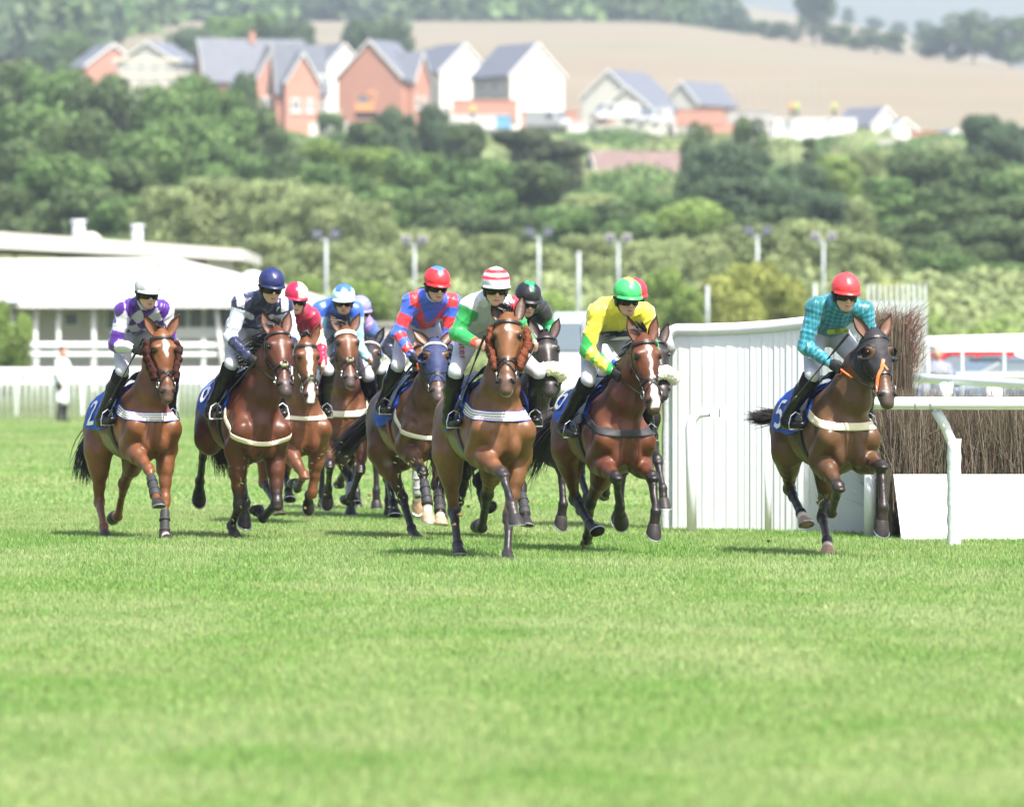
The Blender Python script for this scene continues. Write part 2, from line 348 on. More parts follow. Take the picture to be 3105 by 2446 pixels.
# x, top, width, distance, kind, label   (x/top/width in photo units at that distance)
TREES=[
(20,135,210,470,'dark','dark green tree at the left edge, above the long white roof',G1),(120,150,170,455,'green','leafy green tree below the small brick gable at far left',G1),(215,165,170,450,'dark','dark tree below the house wrapped in scaffolding',G1),
(60,230,220,400,'green','broad green tree just above the left end of the white roof',G1),(180,250,200,390,'dark','dark spreading tree above the first roof chimney',G1),(10,300,180,370,'dark','dark tree behind the left corner of the white building',G1),(120,330,210,365,'green','green tree directly behind the first chimney of the white roof',G1),(250,340,200,370,'dark','dark tree behind the second roof chimney',G1),
(340,190,150,440,'green','fresh green tree under the brick terrace',G1),(410,165,150,445,'green','tall green tree reaching up to the terrace eaves',G1),(470,195,150,430,'green','rounded green tree in front of the first terrace gable',G1),(400,250,230,410,'green','wide bright green crown below the terrace',G1),(520,160,70,460,'blue','narrow dark tree standing before the brick terrace gables',G1),(545,235,110,440,'dark','dark green tree at the foot of the terrace',G1),(610,270,110,430,'dark','small dark tree below the scaffold between the brick houses',G1),
(840,232,110,470,'blue','dark blue green tree in front of the big brick gable',G1),(920,228,90,475,'blue','dark tree in front of the lit brick gable',G1),(985,262,90,470,'dark','dark tree left of the blue container',G1),(770,262,110,455,'dark','low dark tree under the orange digger',G1),
(700,300,170,400,'bright','bright lime green tree left of centre',G1),(800,318,150,395,'bright','yellowish green tree beside the dark central oak',G1),(900,330,190,385,'green','large green oak above the red capped rider',G1),(1010,335,190,380,'green','rich green oak above the hooped cap rider',G1),(860,400,170,360,'green','green tree low behind the twin lamp post',G1),(970,420,190,350,'dark','dark oak in the centre of the tree belt',G1),
(1120,262,150,430,'pine','flat topped pine left of the brown tiled roof',G1),(1195,290,130,425,'pine','spreading pine beside the brown tiled roof',G1),(1130,345,170,390,'dark','dark tree under the flat topped pine',G1),(1250,412,170,375,'olive','grey green tree below the brown tiled roof',G1),(1360,415,150,370,'green','green tree beneath the right end of the brown roof',G1),
(1520,305,180,410,'blue','big blue green tree right of the brown roof',G1),(1590,318,150,405,'blue','tall blue green tree below the white wrapped building',G1),(1690,350,130,395,'blue','blue green tree left of the yellowish poplar group',G1),(1560,380,210,370,'blue','wide dark crown above the lamp post by the wing',G1),(1475,262,70,480,'dark','small dark tree below the brick house shell',G1),(1590,252,80,480,'dark','small dark tree below the scaffold poles',G1),(1722,292,60,470,'dark','little dark tree in front of the white wrapped wall',G1),
(1440,425,200,350,'bright','bright yellow green tree above the yellow bushes',G1),(1330,470,140,340,'green','green tree above the white van',G1),
(1760,335,130,400,'bright','pale yellowish green tree between the dark trees at right',G1),(1830,320,130,410,'olive','pale olive tree left of the large dark oak',G1),(1790,420,160,360,'olive','olive tree under the yellowing tree',G1),
(1960,320,170,400,'dark','large dark oak at right, its left crown',G1),(2060,330,190,390,'dark','large dark oak at right, its main crown',G1),(2150,370,160,385,'green','green crown at the right edge over the car park',G1),(1930,420,190,350,'green','green tree above the red capped rider by the wing',G1),(2040,440,200,340,'dark','dark tree over the parked cars',G1),(2150,470,190,330,'dark','dark tree at the right edge behind the cars',G1),(1990,540,170,300,'green','lower green tree behind the tall birch brush',G1),(2120,560,190,290,'green','lower green tree above the white horsebox',G1),
(1300,430,170,352,'dark','dark tree above the black and green cap',G1),(1180,440,170,345,'green','green tree above the third lamp post',G1),(1080,450,150,340,'dark','dark tree right of the hooped cap, high in the belt',G1),
(1640,440,190,350,'dark','dark tree above the yellow bushes',G1),(1720,410,170,355,'blue','blue green tree above the sixth lamp post',G1),(1880,380,170,370,'green','green tree between pale olive tree and large oak',G1),(1990,400,220,345,'dark','broad dark oak crown above the tall birch brush',G1),(2110,420,220,342,'dark','broad dark oak crown above the parked cars',G1),(1930,500,170,310,'dark','low dark crown left of the tall birch brush',G1),(2060,520,190,305,'dark','low dark crown above the red car',G1),
(680,350,160,380,'green','green tree above the first lamp post',G1),(600,330,150,390,'dark','dark tree below the small dark one at centre left',G1),(760,370,150,370,'green','green tree left of the dark oak',G1),(300,290,180,380,'green','green tree above the white roof end',G1),(30,400,200,345,'dark','dark tree low behind the white roof at the left edge',G1),(170,400,200,340,'dark','dark tree low behind the two roof chimneys',G1),(270,420,170,335,'green','green tree low behind the white roof, right of the chimneys',G1),(480,300,180,400,'green','green tree below the terrace gables',G1),(700,240,60,640,'green','small tree in front of the scaffold between brick houses',G1),
(2080,248,120,500,'blue','dark tree near the right edge below the stubble field',G1),(2150,262,90,500,'blue','dark tree at the very right edge below the stubble field',G1),
(350,400,190,330,'olive','olive willow thicket above the end of the white roof',G2),(450,380,200,335,'olive','wide olive willow behind the white roof end',G2),(570,385,210,330,'olive','tall olive willow between the roof end and first lamp post',G2),(690,395,210,325,'olive','olive willow behind the first lamp post',G2),(780,430,170,320,'olive','olive willow right of the first lamp post',G2),
(560,500,170,270,'olive','low olive bush above the navy cap rider',G2),(680,520,170,265,'olive','low olive bush above the maroon cap rider',G2),(790,530,150,262,'olive','low olive bush above the blue cap rider',G2),(920,485,190,280,'olive','olive bush behind the second lamp post',G2),(1040,500,170,275,'olive','olive bush above the hooped cap',G2),(1140,520,190,270,'olive','olive bush behind the third lamp post',G2),(1240,500,180,278,'olive','olive bush behind the plain white pole',G2),(1360,510,190,272,'olive','olive bush above the green cap',G2),(1470,500,190,276,'olive','olive bush above the wing left end',G2),(1590,480,210,280,'olive','olive bush behind the fifth lamp post',G2),(1720,470,210,285,'olive','olive bush behind the sixth lamp post',G2),(1830,500,170,275,'olive','olive bush behind the slatted hurdle',G2),
(640,590,90,236,'bright','bright green low bush behind the maroon cap',G2),(760,600,150,232,'bright','bright green hedge bush beside the pale blue cap',G2),(880,610,120,230,'olive','low bush behind the red cap at centre',G2),(1000,615,120,230,'olive','low bush left of the hooped cap',G2),(1150,620,120,228,'bright','green bush behind the black capped rider',G2),(1400,575,110,222,'bright','round bright green bush left of the yellow bushes',G2),(1450,610,90,215,'bright','small green bush behind the wing end pad',G2),
(1520,590,100,216,'yellow','yellow flowering bush nearest the wing end',G2),(1590,560,130,219,'yellow','tall yellow flowering bush above the wing',G2),(1660,590,110,214,'yellow','yellow flowering bush left of the teal rider',G2),(1715,600,60,218,'olive','narrow dark shrub beside the yellow bush',G2),(1560,620,120,212,'yellow','low yellow bush above the wing rail',G2),(1880,600,90,222,'yellow','yellow green bush above the slatted hurdle',G2),
(5,640,60,182,'bright','dark little shrub at the left edge by the white building',G2),(40,668,60,181,'bright','low round shrub beside the white building wall',G2),
(130,78,130,900,'green','pale green tree on the hill at upper left',G3),(80,105,110,880,'blue','hazy tree left of the small brick gable',G3),
(400,62,120,880,'blue','hazy tree behind the left end of the terrace roof',G3),(470,38,130,900,'green','hazy round tree above the terrace ridge',G3),(550,32,140,905,'green','tallest hazy tree above the terrace ridge',G3),(615,48,110,900,'blue','hazy tree at the right of the group above the terrace',G3),
(760,48,110,900,'blue','hazy tree above the big brick gable',G3),(830,42,100,905,'blue','hazy tree right of the big brick gable ridge',G3),
(1545,28,70,1490,'blue','small hedge tree where the field hedge begins',G3),(1600,45,70,1480,'dark','hedge tree on the field boundary left of the tall one',G3),(1650,48,60,1470,'dark','low hedge tree beside the tall hedge tree',G3),(1722,-25,105,1460,'blue','tall tree standing out of the field hedge against the sky',G3),(1770,55,80,1450,'dark','hedge tree right of the tall hedge tree',G3),(1830,60,80,1440,'dark','hedge tree in the middle of the field boundary',G3),(1885,70,70,1430,'dark','low hedge tree near the right hand clump',G3),
(1985,60,90,1420,'blue','left tree of the clump under the sky at right',G3),(2060,28,130,1415,'dark','tallest tree of the clump under the sky at right',G3),(2140,38,120,1410,'dark','right tree of the clump under the sky',G3),
(1795,18,30,2270,'blue','tiny tree on the skyline nearest the tall hedge tree',G3),(1850,38,40,2260,'blue','tiny tree on the middle of the skyline',G3),(1905,48,40,2250,'blue','tiny tree on the skyline above the right clump',G3),(1955,46,50,2240,'blue','tiny skyline tree beside the right clump',G3),
]
for t_ in TREES: tree(*t_)
# filler undergrowth and the far wood: uncountable masses
def mass(name,pts,kinds,n,leaf,label,cat):
    rs=np.random.RandomState(11); Vs=[];Cs=[]
    for i,(x,y,z,r,h) in enumerate(pts):
        m=int(n*(.7+.6*rs.rand())); d=rs.normal(size=(m,3)); d[:,2]=np.abs(d[:,2])*1.0-.15; d/=np.linalg.norm(d,axis=1)[:,None]
        P=np.array([x,y,z])+d*np.array([r,r,h])*(.75+.3*rs.rand(m))[:,None]; nr=d+rs.normal(size=(m,3))*.5; nr/=np.linalg.norm(nr,axis=1)[:,None]
        a=np.cross(nr,rs.normal(size=(m,3)));a/=np.linalg.norm(a,axis=1)[:,None];b=np.cross(nr,a);s=leaf*(.6+.8*rs.rand(m))[:,None]
        Vs.append(np.stack([P-a*s,P-b*s,P+a*s,P+b*s],1).reshape(-1,3)); c0,c1=map(np.array,KIND[kinds[i%len(kinds)]]); k=rs.rand(m,1); Cs.append(np.repeat((c0*(1-k)+c1*k)*(.85+.3*rs.rand()),4,0))
    V=np.concatenate(Vs); o=link_mesh(name,V,np.arange(len(V)).reshape(-1,4),mat('leaves',(1,1,1)),None,False,np.concatenate(Cs)); tag(o,label,cat,kind='stuff'); return o
rg=random.Random(5); P=[]
for i in range(420):
    x=rg.uniform(-60,1520); d=rg.uniform(1530,1900); X=(x-1084)*d/13150; P.append((X,d,float(terr(X,d))+2,rg.uniform(6,10),rg.uniform(9,15)))
for i in range(150):
    x=rg.uniform(-120,330); lim=1050+max(0,(x-120))*2.0; d=rg.uniform(lim,1560); X=(x-1084)*d/13150; P.append((X,d,float(terr(X,d))+2,rg.uniform(6,9),rg.uniform(9,14)))
mass('woodland',P,['blue','dark','green','blue'],260,1.5,'hazy blue green wood covering the hill above the stubble field','wood')
P=[]
for i in range(330):
    x=rg.uniform(-60,2230); d=rg.uniform(250,300) if i%3==0 else rg.uniform(420,655); X=(x-1084)*d/13150; P.append((X,d,float(terr(X,d)),rg.uniform(2.5,4.2),rg.uniform(2.2,4.2)*(.55 if d<470 else .42)))
mass('undergrowth',P,['olive','olive','green'],900,.17,'mixed undergrowth filling the gaps below the belt of trees','undergrowth')
P=[]
for i in range(420):
    x=rg.choice([rg.uniform(-1400,-260),rg.uniform(2430,3600)]); d=rg.uniform(300,560); X=(x-1084)*d/13150; P.append((X,d,float(terr(X,d))+1.5,rg.uniform(3.5,6),rg.uniform(5,9)))
mass('woodland',P,['dark','green','dark','blue'],420,.36,'belt of mixed trees running on to both sides of the course','wood')
P=[]
for i in range(240):
    x=rg.uniform(500,2230); d=rg.uniform(196,258); X=(x-1084)*d/13150; P.append((X,d,float(terr(X,d)),rg.uniform(.8,1.6),rg.uniform(.7,1.25)))
mass('reeds',P,['olive','bright','olive'],420,.10,'pale green rough grass and reeds on the bank behind the car park','rough grass')
# ---------------------------------------------------------------- haze
hm=bpy.data.materials.new('haze'); hm.use_nodes=True; n=hm.node_tree; n.nodes.remove(n.nodes['Principled BSDF']); pv=n.nodes.new('ShaderNodeVolumePrincipled')
pv.inputs['Color'].default_value=(.76,.88,1,1); pv.inputs['Density'].default_value=.00022; pv.inputs['Anisotropy'].default_value=.2; n.links.new(pv.outputs[0],n.nodes['Material Output'].inputs['Volume'])
b=MB(); b.box((0,1560,140),(720,3200,284)); hz=b.build('haze',hm); tag(hz,None,None,kind='stuff')
# ---------------------------------------------------------------- horses (joint tables: place, yaw, neck, head, four legs)
LEN=dict(fa=.44,fc=.33,fp=.185,ht=.46,hc=.42,hp=.19)
LEGK=('FR','FL','HR','HL')
def rgb(h):
    c=[int(h[i:i+2],16)/255 for i in (0,2,4)]
    return tuple(x/12.92 if x<.04045 else ((x+.055)/1.055)**2.4 for x in c)
BLACK=(.012,.010,.010)
M_TACK=mat('black_leather',(.012,.011,.011),.38,.5)
M_METAL=mat('steel',(.6,.6,.62),.25,.5,1)
M_HAIRB=mat('dark_horse_hair',(.012,.009,.008),.5,.4)
M_HOOF=mat('horn',(.028,.024,.023),.5,.3,var=.35,vscale=30)
M_HOOFL=mat('pale_horn',(.42,.27,.18),.5,.3,var=.3,vscale=30)
M_SHOE=mat('aluminium_plate',(.55,.56,.58),.35,.5,1)
M_EYE=mat('eye',(.004,.003,.002),.18,.5)
M_COAT=mat('horse_coat',(1,1,1),.42,.40,vcol=True,var=.20,vscale=8,bump=.42,bscale=17)
M_CLOTH=mat('number_cloth_blue',(.022,.085,.46),.6,.3,bump=.3,bscale=18)
M_WHITE=mat('white_webbing',(.78,.76,.70),.6,.3,bump=.2,bscale=150)
M_CREAM=mat('cream_webbing',(.72,.64,.46),.6,.3,bump=.2,bscale=150)
M_BOOT=mat('leg_boot_neoprene',(.035,.035,.038),.6,.3,bump=.3,bscale=80)
M_PADDLE=mat('saddle_pad_felt',(.012,.013,.016),.75,.3)
M_ORANGE=mat('orange_rubber',(.85,.17,.05),.5,.4)
def horse_xf(p):
    X,Y,yaw,zo,pi_,s=p[:6]; cy,sy,cp,sp=math.cos(yaw),math.sin(yaw),math.cos(pi_),math.sin(pi_)
    def xf(V):
        V=np.atleast_2d(np.asarray(V,float)); x=V[:,0];y=V[:,1]*s;z=V[:,2]
        x2=(x*cp-(z-1.2)*sp)*s; z2=(x*sp+(z-1.2)*cp+1.2)*s
        return np.stack([x2*sy+y*cy,-x2*cy+y*sy,z2+zo],1)      # relative to the empty at (X,Y,0)
    return xf
def leg_pts(k,l):
    sd_=-1 if k[1]=='R' else 1; fr=k[0]=='F'
    P=[np.array([.42+l[0],sd_*.165,.96+l[1]]) if fr else np.array([-.45+l[0],sd_*.175,1.02+l[1]])]
    L=(LEN['fa'],LEN['fc'],LEN['fp']) if fr else (LEN['ht'],LEN['hc'],LEN['hp'])
    for a,le,ab in zip(l[2:5],L,(l[5],l[6],l[6])):
        P.append(P[-1]+le*np.array([math.sin(a)*math.cos(ab),sd_*math.sin(ab),-math.cos(a)*math.cos(ab)]))
    return P
HEADST=[(-.01,.062,.075,-.030),(.05,.088,.100,-.024),(.13,.108,.114,-.032),(.21,.100,.126,-.050),(.29,.080,.108,-.044),(.38,.064,.084,-.034),(.46,.058,.068,-.026),(.53,.064,.064,-.026),(.59,.054,.052,-.030)]
def horse(key,p,sp):
    global HB
    h=sp.get('h',.0125)
    root=empty('racehorse',(p[0],p[1],0)); tag(root,sp['label'],'horse','racehorses galloping in the field')
    xf=horse_xf(p); legs={k:p[10+7*i:17+7*i] for i,k in enumerate(LEGK)}
    LP={k:leg_pts(k,legs[k]) for k in LEGK}
    ny,npi,hy,hp=p[6:10]
    nb=np.array([.52,0,1.36]); poll=nb+.66*np.array([math.cos(npi)*math.cos(ny),math.cos(npi)*math.sin(ny),math.sin(npi)])
    hd=np.array([math.cos(hp)*math.cos(hy),math.cos(hp)*math.sin(hy),math.sin(hp)]); hn=np.array([-math.sin(hy),math.cos(hy),0]); hf=np.cross(hd,hn)
    allp=np.array([q for k in LEGK for q in LP[k]]+[poll+hd*.7,poll,poll-hd*.1])
    lo=np.minimum(allp.min(0),[-.98,-.36,.3])-.1; hi=np.maximum(allp.max(0),[.8,.36,1.7])+.12
    v=Vol(lo,hi,h)
    Y_=np.array([0,1.,0])
    # trunk
    v.chain([(.58,0,1.15),(.42,0,1.17),(.20,0,1.20),(-.10,0,1.225),(-.35,0,1.275),(-.56,0,1.31),(-.76,0,1.27),(-.84,0,1.22)],
            [.115,.165,.225,.268,.250,.225,.17,.11],[.19,.29,.325,.305,.262,.235,.20,.14],n=Y_,k=.04)
    v.cone((.36,0,1.48),(.05,0,1.46),(.055,.06),(.10,.08),n=Y_,k=.08)
    v.cone((-.30,0,1.44),(-.62,0,1.43),(.13,.12),(.115,.10),n=Y_,k=.08)
    v.cone((-.66,0,1.42),(-.90,0,1.37),(.07,.035),k=.06)
    # breast and pectorals
    for s_ in (-1,1):
        v.ell((.60,s_*.072,1.02),(.075,.062,.11),k=.04)
        v.cone((.40,s_*.10,1.40),(.62,s_*.055,1.13),(.05,.035),k=.03)
    v.cone((.695,0,1.16),(.68,0,.97),(.016,.020),k=.03,sub=True)
    for s_ in (-1,1):
        v.cone((.70,s_*.06,1.17),(.665,s_*.145,1.03),(.008,.010),k=.035,sub=True)
        v.cone((.18,s_*.30,1.42),(.16,s_*.31,1.05),(.03,.03),(.012,.012),n=(1,0,0),k=.05,sub=True)
    for k_ in LEGK:
        P=LP[k_]; s_=-1 if k_[1]=='R' else 1; fr=k_[0]=='F'
        e,kn,fe,ho=P; d1=norm(kn-e); d2=norm(fe-kn); d3=norm(ho-fe)
        lat=norm(np.array([0,1.,0])-d1*d1[1])
        bk=norm(np.cross(lat,d1)); bk=bk if bk[0]<0 or abs(bk[0])<.2 and bk[2]>0 else -bk     # towards the rear of the limb
        if fr:
            sp0=np.array([.26,s_*.11,1.38]); sh=np.array([.575,s_*.165,1.13])
            v.cone(sp0,sh,(.065,.080),(.13,.11),n=Y_,k=.05)
            v.cone(sh,e+[0,s_*.012,.02],(.086,.096),k=.045)
            v.cone((.28,s_*.15,1.20),e,(.10,.090),(.14,.09),n=Y_,k=.03)          # triceps
            v.cone(e,e+d1*.17,(.090,.078),(.108,.090),n=lat,k=.025)
            v.cone(e+d1*.02-bk*.045,e+d1*.20-bk*.035,(.050,.040),k=.02)
            v.cone(e+d1*.13-bk*.012,e+d1*.28,(.070,.052),(.084,.060),n=lat,k=.02)
            v.cone(e+d1*.28,kn-d1*.03,(.048,.047),(.054,.049),n=lat,k=.03)
            # knee
            v.ell(kn,(.056,.054,.058),k=.015)
            v.ell(kn+d1*.045,(.050,.049,.030),k=.012)
            l2=norm(np.array([0,1.,0])-d2*d2[1]); b2=norm(np.cross(l2,d2))
            v.cone(kn,kn+d2*.11,(.046,.030),(.048,.038),n=l2,k=.015); v.cone(kn+d2*.11,fe-d2*.04,(.029,.030),(.037,.040),n=l2,k=.02)
            bz=np.cross(l2,d2); bz=bz if bz[0]<0 else -bz; v.cone(kn+d2*.09+bz*.022,fe+bz*.024,(.017,.020),k=.008)
        else:
            hip=np.array([-.56,s_*.10,1.30])
            v.cone(hip,e+[-.02,s_*.01,.02],(.165,.125),(.20,.14),n=Y_,k=.07)
            v.cone((-.76,s_*.10,1.22),e+d1*.13+bk*.05,(.13,.085),(.14,.085),n=Y_,k=.07)   # hamstring
            v.cone(e,e+d1*.20,(.108,.080),(.130,.100),n=lat,k=.05)
            v.cone(e+d1*.14+bk*.015,e+d1*.32,(.074,.048),(.090,.056),n=lat,k=.04)
            v.cone(e+d1*.30,kn,(.046,.043),(.052,.048),n=lat,k=.03)
            v.cone(e+d1*.24+bk*.06,kn+bk*.050-d1*.02,(.014,.020),k=.03)                    # tendon to point of hock
            v.ell(kn+bk*.008,(.052,.048,.062),k=.02)
            l2=norm(np.array([0,1.,0])-d2*d2[1])
            v.cone(kn,kn+d2*.13,(.044,.032),(.054,.042),n=l2,k=.02); v.cone(kn+d2*.13,fe-d2*.04,(.031,.032),(.040,.041),n=l2,k=.02)
        v.ell(fe,(.047,.044,.047),k=.015)
        v.cone(fe,fe+d3*.10,(.037,.043),(.041,.046),k=.015)
    # neck
    nbk=norm(poll-np.array([.45,0,1.27])); nl=norm(np.cross(nbk,[0,0,1.]) if abs(nbk[2])<.97 else [0,1.,0]); nl=norm([-math.sin(ny),math.cos(ny),0])
    m1=.72*np.array([.46,0,1.30])+.28*poll; m2=.40*np.array([.44,0,1.30])+.60*poll; pe=poll-hf*.035-[0,0,.055]
    cr=np.cross(nl,nbk); cr=cr if cr[2]>0 or cr[0]<0 else -cr
    v.chain([(.40,0,1.30),m1+cr*.005,m2+cr*.015,pe],[.155,.125,.092,.074],[.235,.190,.140,.098],n=nl,k=.06)
    # head
    hp_=[poll+hd*t+hf*o for t,a,b,o in HEADST]
    v.chain(hp_,[a for t,a,b,o in HEADST],[b for t,a,b,o in HEADST],n=hn,k=.02)
    for s_ in (-1,1):
        v.ell(poll+hd*.150+hn*s_*.082+hf*.040,(.034,.034,.028),k=.03)      # brow over the eye
        v.ell(poll+hd*.215+hn*s_*.047-hf*.095,(.060,.038,.066),k=.03)      # jowl
        v.cone(poll+hd*.20+hn*s_*.074+hf*.0,poll+hd*.33+hn*s_*.052+hf*.004,(.018,.010),k=.025)   # facial crest
        v.ell(poll+hd*.535+hn*s_*.046+hf*.012,(.026,.025,.028),k=.015)
        v.ell(poll+hd*.545+hn*s_*.050+hf*.036,(.016,.015,.022),k=.008,sub=True)
        v.cone(poll+hd*.24+hn*s_*.098+hf*.045,poll+hd*.45+hn*s_*.086+hf*.035,(.026,.014),k=.015,sub=True)
    v.ell(poll+hd*.605-hf*.05,(.034,.036,.026),k=.02)
    v.cone(poll+hd*.600-hf*.036+hn*.05,poll+hd*.600-hf*.036-hn*.05,(.005,.005),k=.01,sub=True)
    V,F=v.mesh(1); body_n=noise3(V,11,21)*.0050+noise3(V*np.array([1,1,.6]),26,22)*.0024; fn=np.cross(V[F[:,1]]-V[F[:,0]],V[F[:,2]]-V[F[:,0]]); vn=np.zeros_like(V)
    for i in range(4): np.add.at(vn,F[:,i],fn)
    vn/=np.maximum(np.linalg.norm(vn,axis=1),1e-9)[:,None]; V=V+vn*(body_n*(V[:,2]>.62))[:,None]
    # ---- coat colours by place on the body
    base=np.array(sp['coat']); n1=noise3(V,5,1); n2=noise3(V,14,2)
    n3=noise3(V,32,31); C=np.tile(base,(len(V),1))*(1+.20*n1+.10*n2+.07*n3)[:,None]; C[:,1]*=(1+.06*n1)
    # slightly darker along the back, warmer low on the flank
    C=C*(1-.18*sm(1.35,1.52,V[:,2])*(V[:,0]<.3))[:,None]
    if sp.get('clip'):    # clipped paler belly patch behind the girth
        q=sm(.14,.10,V[:,0]+.04*n1)*sm(-.24,-.20,V[:,0]+.02*n2+.35*(1.0-V[:,2]))*(np.abs(V[:,1])>.12)*sm(1.13,1.09,V[:,2]+.35*V[:,0]+.02*n2)*sm(.80,.86,V[:,2])
        C=C*(1-q[:,None])+np.array(sp['clip'])*q[:,None]
    for k_ in LEGK:
        P=LP[k_]; best=np.full(len(V),9.); T=np.zeros(len(V))
        for i in range(3):
            a,b=P[i],P[i+1]; ab=b-a; t=np.clip(((V-a)@ab)/(ab@ab),0,1); d=np.linalg.norm(V-a-t[:,None]*ab,axis=1)
            u=d<best; best[u]=d[u]; T[u]=(i+t)[u]
        on=best<(.105 if k_[0]=='F' else .10)
        on&=~((T<.5)&(best>.09))
        dk=sp.get('points',(.55,1.05))
        if dk:
            q=sm(dk[0],dk[1],T+.12*n1)*on; C=C*(1-q[:,None])+np.array(sp.get('point_col',(.012,.009,.009)))*(1+.4*n2)[:,None]*q[:,None]
        sk=sp.get('socks',{}).get(k_)
        if sk: q=sm(sk-.04,sk+.05,T)*on*(best<.075); C=C*(1-q[:,None])+np.array((.62,.52,.44))*q[:,None]
    r=V-poll; th=r@hd; tn=r@hn; tf=r@hf; hm=(th>-.05)&(np.abs(tn)<.15)&(tf>-.22)&(th<.75)
    q=sm(.42,.56,th+.02*n2)*hm*sp.get('muzzle',.75); C=C*(1-q[:,None])+np.array((.05,.042,.042))*q[:,None]
    q=hm*sm(.050,.016,np.sqrt((th-.172)**2+(np.abs(tn)-.099)**2+((tf-.030)*.8)**2))*.9; C=C*(1-q[:,None])+BLACK*q[:,None]
    q=hm*sm(.030,.018,np.sqrt((th-.545)**2+(np.abs(tn)-.050)**2+(tf-.030)**2)); C=C*(1-q[:,None])+np.array((.01,.008,.008))*q[:,None]
    for (t0,t1,w0,w1,off) in sp.get('blaze',[]):
        tt=np.clip((th-t0)/(t1-t0),0,1); ww=w0+(w1-w0)*tt
        if w1<0: ww=w0*np.minimum(tt*2.2,(1-tt)*1.6)
        q=hm*(tf>-.0)*sm(t0-.006,t0+.006,th)*sm(t1+.006,t1-.006,th)*sm(ww+.008,ww-.004,np.abs(tn-off-.006*np.sin(th*60)))
        C=C*(1-q[:,None])+np.array((.72,.66,.62))*q[:,None]
    if sp.get('chin'): q=hm*sm(.57,.60,th)*sm(-.02,-.05,tf); C=C*(1-q[:,None])+np.array((.45,.42,.40))*q[:,None]
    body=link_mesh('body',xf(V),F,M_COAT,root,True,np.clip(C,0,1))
    bvh=BVHTree.FromPolygons(V.tolist(),F.tolist())
    def B(): return MB()
    def fin(mb,name,m,par=body,smooth=False,**k): return mb.build(name,m,par,smooth,xf=xf,**k)
    # ---- eyes, ears, hooves
    NOSE=[]
    for s_ in (-1,1):
        b=MB(); b.ell(poll+hd*.172+hn*s_*.099+hf*.030,(.021,.019,.021)); o=fin(b,'eye',M_EYE,smooth=True); NOSE.append(s_)
        b=MB(); spd=sp.get('ear',.5); bx=poll+hd*.004+hn*s_*sp.get('earb',.062)-hf*.005
        ax=norm(-hd*.85+hf*sp.get('earf',.25)+hn*s_*spd); fc=norm(hf*.9+hn*s_*.3-hd*0.1); fc=norm(fc-ax*(fc@ax)); sdv=np.cross(ax,fc)
        nn=11; inner=[];outer=[]
        for i in range(nn+1):
            t=i/nn; wd=.047*math.sin(math.pi*min(1,.22+.78*t))**.75*(1-t**6)+.001; cup=.028*(1-.7*t)
            for lst,dd in ((outer,0),(inner,.006)):
                for j in range(7):
                    a_=math.pi*(-.62+1.24*j/6); lst.append(bx+ax*(t*.205)+sdv*(math.sin(a_)*(wd-dd*.8))-fc*(math.cos(a_)*(cup)-dd*1.3-cup*.4))
        coat=sp.get('ear_col',sp['coat']); b.col=tuple(coat); n0=len(b.v)
        b.add(outer,[(i*7+j,i*7+j+1,(i+1)*7+j+1,(i+1)*7+j) for i in range(nn) for j in range(6)])
        b.col=tuple(.75*np.array(coat)+np.array((.05,.03,.025))) if not sp.get('hoodears') else tuple(coat)
        b.add(inner,[(i*7+j,(i+1)*7+j,(i+1)*7+j+1,i*7+j+1) for i in range(nn) for j in range(6)])
        o=b.build('ear',M_COAT,body,True,vcol=True,xf=xf)
    for k_ in LEGK:
        e,kn,fe,ho=LP[k_]; d3=norm(ho-fe); fr=k_[0]=='F'
        sdv=norm([0,1.,0]-d3*d3[1]); fw=norm(np.cross(sdv,d3)); fw=fw if (fw@np.array([1,0,.0])>0 if abs(d3[2])>.5 else fw[2]>0) else -fw
        if fw@(norm(fe-kn))<-.6 : fw=-fw
        c0=fe+d3*(.098); c1=ho-d3*.0+fw*.018
        zf=xf(ho)[0][2]; sl_=.62
        if zf<.06 and d3[2]<-.3: sl_=max(-.2,min(1.2,-fw[2]/d3[2]))
        b=MB(); n=14; rings=[(0,.046,.048,0),(.15,.050,.054,.004),(.9,.062,.066,.014),(1,.061,.065,.014)]; P=[]
        for t,ra,rb,o_ in rings:
            c=c0*(1-t)+c1*t
            for j in range(n):
                a_=2*math.pi*j/n; P.append(c+sdv*ra*math.cos(a_)+fw*(rb*math.sin(a_))+d3*(sl_*t*rb*math.sin(a_)))
        b.add(P,[(i*n+j,i*n+(j+1)%n,(i+1)*n+(j+1)%n,(i+1)*n+j) for i in range(3) for j in range(n)]+[tuple(3*n+j for j in range(n))])
        sk=sp.get('socks',{}).get(k_)
        hoof=fin(b,'hoof',M_HOOFL if sk and sk<2.4 and sp.get('palehoof',True) else M_HOOF,smooth=True)
        b=MB(); pts=[c1+d3*.004+sdv*.060*math.cos(a_)+fw*.065*math.sin(a_)+d3*(sl_*.066*math.sin(a_)) for a_ in np.linspace(-.9,math.pi+.9,14)]
        b.tube(pts,.006,5); fin(b,'horseshoe',M_SHOE,hoof)
        bt=sp.get('boots',{}).get(k_)
        if bt:
            b=MB(); d2=norm(fe-kn); l2=norm([0,1.,0]-d2*d2[1]); b2=np.cross(l2,d2); P=[]; n=14
            S=[(.10,.036,.041),(.12,.042,.048),(.20,.041,.050),(.28,.042,.051),(.335,.052,.055),(.365,.050,.052),(.37,.040,.042)] if fr else [(.14,.038,.044),(.16,.044,.052),(.28,.042,.052),(.38,.046,.054),(.43,.052,.055),(.455,.050,.052),(.46,.040,.042)]
            for t,ra,rb in S:
                for j in range(n):
                    a_=2*math.pi*j/n; P.append(kn+d2*t+l2*ra*math.cos(a_)+b2*rb*math.sin(a_))
